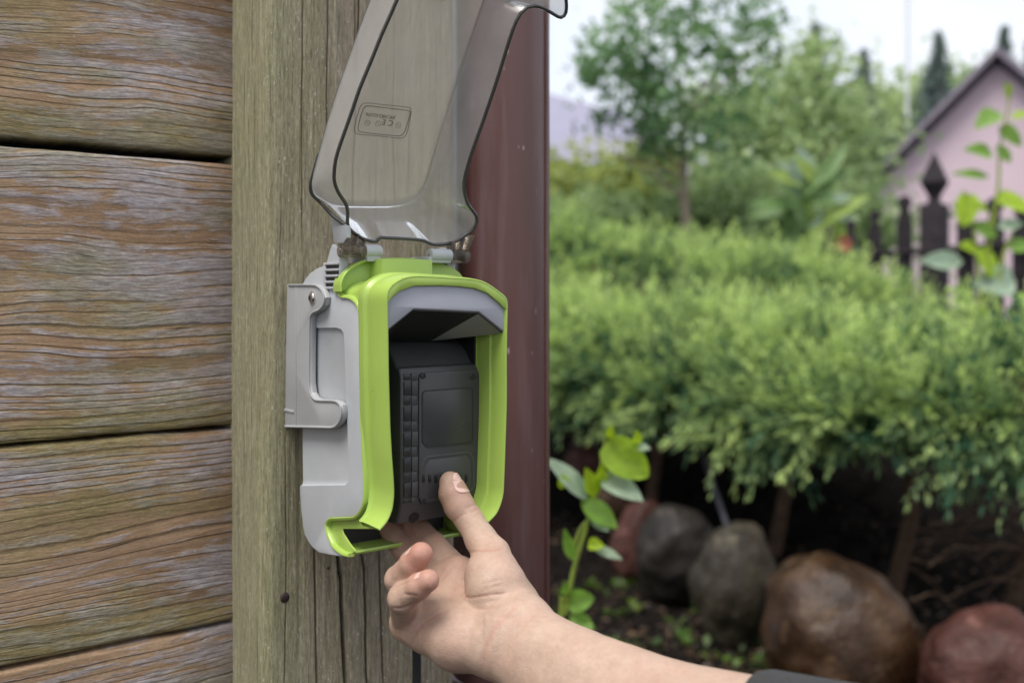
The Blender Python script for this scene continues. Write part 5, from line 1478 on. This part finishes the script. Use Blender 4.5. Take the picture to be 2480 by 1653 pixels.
# ---------------------------------------------------------------- picket fence
def fence():
    us = [(2007, 7.4, 548, 23), (2061, 7.1, 532, 26), (2119, 6.75, 508, 28), (2191, 6.4, 474, 32), (2339, 5.8, 468, 36), (2409, 5.55, 478, 38), (2476, 5.3, 486, 40)]
    a, b2 = px(2007, 600, 7.4), px(2476, 600, 5.3)
    ang = math.atan2(b2.y - a.y, b2.x - a.x)
    root = empty('picket_fence', (a.x, a.y, float(gz(a.x, a.y)))); tag(root, 'black stained picket fence with a pointed post, behind the juniper', 'fence')
    o = root.location
    def place(ob, x, y, rz): ob.location = Vector((x, y, 0)) - Vector((o.x, o.y, 0)); ob.rotation_euler = (0, 0, rz)
    def picket(u, d, vt, w):
        p = px(u, vt, d); wd = w / F * d / 2 * 1.12; zt_ = p.z - o.z; z0 = float(gz(p.x, p.y)) - o.z - 0.1
        rh = wd * 0.92; nk = wd * 0.55
        poly = [(-wd, z0), (wd, z0), (wd, zt_ - rh * 4.2), (wd * 0.9, zt_ - rh * 3.4), (nk, zt_ - rh * 2.3)]
        for t in np.linspace(-50, 230, 15): poly.append((rh * math.cos(math.radians(t)), zt_ - rh + rh * math.sin(math.radians(t))))
        poly += [(-nk, zt_ - rh * 2.3), (-wd * 0.9, zt_ - rh * 3.4), (-wd, zt_ - rh * 4.2)]
        ob = prism('picket', poly, 'y', -0.012, 0.012, M_FENCE, root, 0.002)
        place(ob, p.x, p.y, ang * 0.55)
    for t in us: picket(*t)
    p = px(2263, 495, 6.05); hw = 0.066; zt_ = p.z - o.z; z0 = float(gz(p.x, p.y)) - o.z - 0.1
    ob = box('fence_post', -hw, hw, -hw, hw, z0, zt_, M_FENCE, root, 0.006); place(ob, p.x, p.y, ang * 0.55)
    ft = px(2263, 369, 6.05).z - o.z; hh = ft - zt_
    prof_ = [(hw * 0.72, 0.0), (hw * 0.55, hh * 0.10), (hw * 0.6, hh * 0.16), (hw * 1.35, hh * 0.42), (hw * 1.3, hh * 0.46), (hw * 0.12, hh * 0.97), (hw * 0.02, hh)]
    fin = lathe('finial', prof_, M_FENCE, ob, 4, Matrix.Translation((0, 0, zt_)) @ Matrix.Rotation(math.radians(45), 4, 'Z'))
    for f in fin.data.polygons: f.use_smooth = False
    for dz in (0.35, 0.85):
        z = dz
        A = px(1990, 600, 7.48); B = px(2560, 600, 4.95)
        v = Vector((B.x - A.x, B.y - A.y, 0)); n = Vector((-v.y, v.x, 0)).normalized() * 0.03
        if n.y < 0: n = -n
        tube('rail', [Vector((A.x - o.x, A.y - o.y, z)) + n, Vector((B.x - o.x, B.y - o.y, z)) + n], 0.022, M_FENCE, root, 6)
fence()

# ---------------------------------------------------------------- broad-leaved plants
def leaf_obj(root, P0, tipdir, nrm_, L, Wd, col, shape='round', curl=0.12):
    t = unit(np.array(tipdir, float)); n = np.array(nrm_, float); n = unit(n - t * (n @ t)); s = np.cross(t, n)
    nu, nv = 11, 7; V, Fq = [], []
    for i in range(nu):
        a = i / (nu - 1)
        if shape == 'round': w = math.sin(math.pi * min(1, 0.06 + 0.94 * a) ** 0.8) ** 0.6
        elif shape == 'heart': w = (math.sin(math.pi * (a ** 0.62)) ** 0.75) if 0 < a < 1 else 0.04
        else: w = math.sin(math.pi * a ** 0.85) ** 0.9 if 0 < a < 1 else 0.03
        w = max(w, 0.05)
        for j in range(nv):
            b = -1 + 2 * j / (nv - 1)
            q = t * (a * L) + s * (b * w * Wd / 2) + n * (curl * Wd * (abs(b) ** 1.5) * w - curl * L * 1.1 * a * a + 0.02 * Wd * math.sin(9 * a + 5 * b))
            V.append(np.array(P0) + q)
    for i in range(nu - 1):
        for j in range(nv - 1): Fq.append((i * nv + j, i * nv + j + 1, (i + 1) * nv + j + 1, (i + 1) * nv + j))
    V = np.array(V) - np.array(root.location)
    K = np.broadcast_to(np.array(col), (len(V), 3)).copy()
    K *= (0.85 + 0.3 * np.abs(np.tile(np.linspace(-1, 1, nv), nu)))[:, None]
    return npobj('leaf', V, np.array(Fq), M_LEAF, root, True, None, K)
def zw(*p): return [(1320 + x / 1.953, 850 + y / 1.953) for x, y in p]
def sapling():
    d = 1.42
    gp = px(1352, 1560, d)
    root = empty('leafy_sapling', (gp.x, gp.y, float(gz(gp.x, gp.y)))); tag(root, 'bright lime-green leafy sapling standing beside the downpipe', 'plant')
    o = np.array(root.location)
    stm = [np.array(px(u, v, d)) for u, v in zw((75, 1330), (95, 1240), (130, 1060), (150, 980), (205, 800), (245, 660), (268, 520), (285, 400))]
    stm = [np.array([gp.x, gp.y, float(gz(gp.x, gp.y)) - 0.02])] + stm
    tube('stem', [p - o for p in stm], [.0040, .0038, .0036, .0034, .0032, .0028, .0023, .0017, .0010], M_STEM, root, 8, True, 3)
    st2 = [np.array(px(u, v, d + 0.01)) for u, v in zw((145, 1010), (140, 930), (170, 840), (210, 790))]
    tube('stem', [p - o for p in st2], [.0028, .0030, .0029, .002], M_STEM, root, 8, True, 3)
    lime = (0.40, 0.56, 0.02); mid = (0.22, 0.40, 0.05); pale = (0.42, 0.54, 0.36)
    L = [((285, 440), (490, 590), 180, (0.33, 0.50, 0.03), 'round', (-.2, -1, .35)), ((255, 640), (275, 540), 60, lime, 'lance', (.3, -1, .2)), ((265, 600), (470, 690), 150, pale, 'heart', (-.1, -.6, 1)), ((240, 690), (200, 560), 80, lime, 'lance', (.2, -1, .1)),
         ((200, 700), (20, 490), 120, pale, 'lance', (.4, -.7, .7)), ((190, 680), (150, 590), 60, pale, 'lance', (.2, -1, .3)), ((170, 700), (348, 830), 110, mid, 'lance', (-.2, -.8, .7)), ((215, 790), (300, 845), 50, pale, 'lance', (0, -1, .5)), ((130, 985), (95, 850), 55, mid, 'lance', (0, -1, .2)), ((225, 925), (365, 975), 50, pale, 'lance', (0, -.9, .8)), ((205, 905), (275, 920), 60, lime, 'heart', (0, -1, .3)),
         ((110, 1190), (225, 1165), 105, mid, 'round', (0, -1, .4)), ((110, 1280), (225, 1300), 110, mid, 'round', (0, -.8, .7)), ((90, 1270), (70, 1300), 60, pale, 'round', (0, -1, .5)), ((100, 1150), (95, 1095), 40, mid, 'lance', (0, -1, .3)), ((430, 450), (440, 380), 50, lime, 'lance', (.2, -1, .2)), ((415, 450), (495, 455), 45, pale, 'lance', (0, -.9, .6)), ((305, 410), (310, 355), 40, lime, 'lance', (0, -1, 0)), ((95, 640), (80, 590), 60, lime, 'round', (0, -1, .2))]
    for (a, b, w, col, shp, nn) in L:
        A = np.array(px(*zw(a)[0], d)); B = np.array(px(*zw(b)[0], d - 0.02))
        ln = np.linalg.norm(B - A)
        leaf_obj(root, A, B - A, nn, ln, w / 1.953 / F * d, np.array(col) * rng.uniform(0.85, 1.1), shp)
    # leaf stalk that carries the two top leaves
    tube('leaf_stalk', [np.array(px(*zw((250, 660))[0], d)) - o, np.array(px(*zw((330, 560))[0], d)) - o, np.array(px(*zw((428, 452))[0], d)) - o], [.002, .0016, .001], M_STEM, root, 6, True, 2)
sapling()
def zr(*p): return [(1320 + x / 1.96, 0 + y / 1.96) for x, y in p]
def tall_plant():
    d = 4.1
    gp = px(2400, 900, d)
    root = empty('tall_leafy_plant', (gp.x, gp.y, float(gz(gp.x, gp.y)))); tag(root, 'tall broad-leaved plant growing up in front of the picket fence', 'plant')
    o = np.array(root.location)
    for pts in (((2085, 1400), (2110, 1150), (2150, 900), (2160, 700), (2200, 500), (2215, 400)), ((2060, 1400), (2050, 1200), (2020, 1000), (1985, 900)), ((2150, 1420), (2180, 1200), (2230, 1080))):
        P = [np.array(px(*q, d)) for q in zr(*pts)]
        P = [np.array([P[0][0], d, float(gz(P[0][0], d))])] + P
        tube('stem', [p - o for p in P], [.012] + list(np.linspace(.010, .003, len(P) - 1)), M_STEM, root, 8, True, 3)
    lime = (0.36, 0.52, 0.03); mid = (0.20, 0.36, 0.05); pale = (0.38, 0.50, 0.36)
    L = [((2150, 530), (2045, 600), 100, mid, 'heart'), ((2160, 600), (2270, 690), 90, mid, 'heart'), ((2120, 730), (2000, 700), 95, mid, 'heart'), ((2145, 690), (2215, 770), 60, mid, 'lance'), ((2110, 840), (1945, 810), 60, mid, 'lance'), ((2140, 940), (2330, 990), 130, lime, 'heart'), ((2010, 920), (1990, 1070), 110, lime, 'round'),
         ((2030, 1060), (2155, 1120), 80, mid, 'lance'), ((1985, 1240), (1790, 1230), 95, pale, 'lance'), ((2060, 1180), (2140, 1310), 110, lime, 'round'), ((2040, 1180), (1970, 1160), 70, lime, 'heart'), ((2200, 1170), (2330, 1160), 80, mid, 'heart'), ((2230, 1330), (2040, 1340), 150, pale, 'heart'), ((2210, 560), (2300, 530), 50, lime, 'lance'), ((2200, 470), (2190, 390), 60, lime, 'lance'), ((2010, 1390), (1940, 1370), 60, mid, 'lance'), ((2230, 1400), (2320, 1480), 100, mid, 'heart'), ((2150, 1080), (2270, 1050), 70, pale, 'lance'), ((2100, 1000), (2040, 960), 60, lime, 'lance')]
    for (a, b, w, col, shp) in L:
        A = np.array(px(*zr(a)[0], d)); B = np.array(px(*zr(b)[0], d - 0.03))
        leaf_obj(root, A, B - A, (rng.uniform(-.3, .3), -1, rng.uniform(.2, .9)), np.linalg.norm(B - A), w / 1.96 / F * d, np.array(col) * rng.uniform(0.85, 1.1), shp)
tall_plant()
def rosette():
    d = 7.6
    root = empty('large_leaved_shrub', base_at(1960, d)); tag(root, 'pale green shrub with long arching leaves left of the fence', 'plant')
    o = np.array(root.location)
    c_ = np.array(px(1955, 520, d))
    tube('stem', [(0, 0, -.05), (c_ - o) * 0.5, c_ - o], [.02, .015, .01], M_STEM, root, 8)
    r = np.random.RandomState(5)
    for k in range(30):
        a = r.uniform(-0.15, math.pi + 0.15); el = r.uniform(0.3, 1)
        t = np.array([math.cos(a), r.uniform(-.6, .4), math.sin(a) * 0.95 + 0.1])
        A = c_ + np.array([r.uniform(-.12, .12), 0, r.uniform(-.35, .22)])
        col = np.array([0.18, 0.30, 0.10]) if k % 3 else np.array([0.34, 0.46, 0.10])
        if k % 4 == 1: col = np.array([0.30, 0.40, 0.30])
        leaf_obj(root, A, t, (0, -1, .8), r.uniform(.28, .5), r.uniform(.09, .14), col, 'lance', 0.18)
rosette()

# ---------------------------------------------------------------- small things under the hedge
A, B = px(1694, 1075, 3.85), px(1770, 1300, 3.2)
dirv = (B - A); tip0 = A - dirv * 0.45; tip1 = B + dirv * 0.12
stk = tube('garden_stake', [Vector((0, 0, 0)), (tip0 - tip1) * 0.5, tip0 - tip1], [0.0085, 0.0085, 0.008], M_STAKE, None, 10)
stk.location = tip1; tag(stk, 'slanted grey metal stake under the juniper, rising behind the tan boulder', 'stake')
A, B = px(1405, 925, 4.25), px(1640, 1000, 3.75)
mid_ = (A + B) / 2; ln = (B - A).length / 2 + 0.1
lg = tube('mossy_branch', [A - mid_, Vector((0, 0, 0.01)), B - mid_], [0.022, 0.026, 0.020], M_MOSS, None, 10, True, 4)
lg.location = mid_; tag(lg, 'yellow mossy horizontal branch under the juniper', 'branch')
def brush():
    r = np.random.RandomState(8); c_ = px(2360, 1320, 2.95)
    root = empty('dry_twig_tangle', (c_.x, c_.y, float(gz(c_.x, c_.y)))); tag(root, 'tangle of dry brown twigs under the juniper beside the red boulder', 'twigs')
    o = np.array(root.location)
    for k in range(46):
        u, v = r.uniform(2180, 2560), r.uniform(1190, 1460); d = r.uniform(2.8, 3.2)
        p = np.array(px(u, v, d)) - o; L = r.uniform(0.10, 0.28); a = r.normal(0.0, 0.5)
        e = np.array([math.cos(a) * L, r.normal() * 0.05, -math.sin(a) * L * 0.7 + r.uniform(-.02, .06)])
        tube('twig', [p, p + e * 0.5 + np.array([0, 0, r.uniform(-.02, .045)]), p + e], [r.uniform(.002, .005), .003, .0015], M_TWIG, root, 5, True, 3)
brush()
def weeds():
    r = np.random.RandomState(9); parts = []
    for k in range(70):
        u, v = r.uniform(1330, 1950), r.uniform(1290, 1700)
        d = H * F / (v - HV); X = (u - CX) / F * d
        if d > 3.6: continue
        c_ = np.array([X, d, float(gz(X, d))]); n = r.randint(4, 12)
        a = r.uniform(0, 6.28, n); D = unit(np.stack([np.cos(a), np.sin(a), r.uniform(.2, 1.2, n)], 1))
        col = np.array([0.06, 0.13, 0.02]) * r.uniform(.4, 1.5) + np.array([0.05, 0.03, 0]) * r.uniform(0, 1)
        parts.append(blades(np.repeat(c_[None], n, 0) + r.normal(size=(n, 3)) * [.02, .02, .003], D, np.tile([0, 0, 1.0], (n, 1)) + r.normal(size=(n, 3)) * .2, r.uniform(.02, .055, n), r.uniform(.012, .028, n), col, col))
    V, Fq, K = join(parts)
    o = npobj('low_weeds', V, Fq, M_LEAF, None, False, None, K); tag(o, 'low weeds and seedlings scattered over the dark soil', 'weeds', None, 'stuff')
    parts = []
    n = 9000; u = r.uniform(700, 2700, n); v = r.uniform(1230, 1900, n); d = H * F / (v - HV); X = (u - CX) / F * d
    P = np.stack([X, d, gz(X, d) + 0.004], 1); a = r.uniform(0, 6.28, n); D = unit(np.stack([np.cos(a), np.sin(a), r.normal(size=n) * .2], 1))
    g = r.uniform(0, 1, (n, 1)); col = np.array([.03, .024, .02]) * (1 - g) + np.array([.20, .12, .07]) * g * g
    V, Fq, K = blades(P, D, np.tile([0, 0, 1.0], (n, 1)) + r.normal(size=(n, 3)) * .4, r.uniform(.012, .04, n), r.uniform(.005, .018, n), col, col)
    o = npobj('leaf_litter', V, Fq, M_LEAF, None, False, None, K); tag(o, 'brown leaf litter and bark chips scattered over the soil', 'litter', None, 'stuff')
weeds()
p = px(2043, 592, 6.6)
fl = empty('orange_flower', (p.x, p.y, float(gz(p.x, p.y)))); tag(fl, 'small orange flower head showing between two dark pickets', 'flower')
M_ORANGE = plastic('orange_petal', (0.36, 0.12, 0.07), 0.7)
zz = p.z - fl.location.z
tube('stem', [(0, 0, 0), (0.01, 0, zz * .5), (0, 0, zz)], [.006, .005, .004], M_STEM, fl, 6)
for k in range(9):
    a = k * 0.698; t = Vector((math.cos(a), -0.3, math.sin(a)))
    s = Vector((-math.sin(a), 0, math.cos(a)))
    c0 = Vector((0, 0, zz))
    mobj('petal', [c0, c0 + t * .035 + s * .017, c0 + t * .055, c0 + t * .045 - s * .022, c0 + t * .045 + Vector((0, -.012, 0))], [(0, 1, 4), (1, 2, 4), (2, 3, 4), (3, 0, 4)], M_ORANGE, fl)
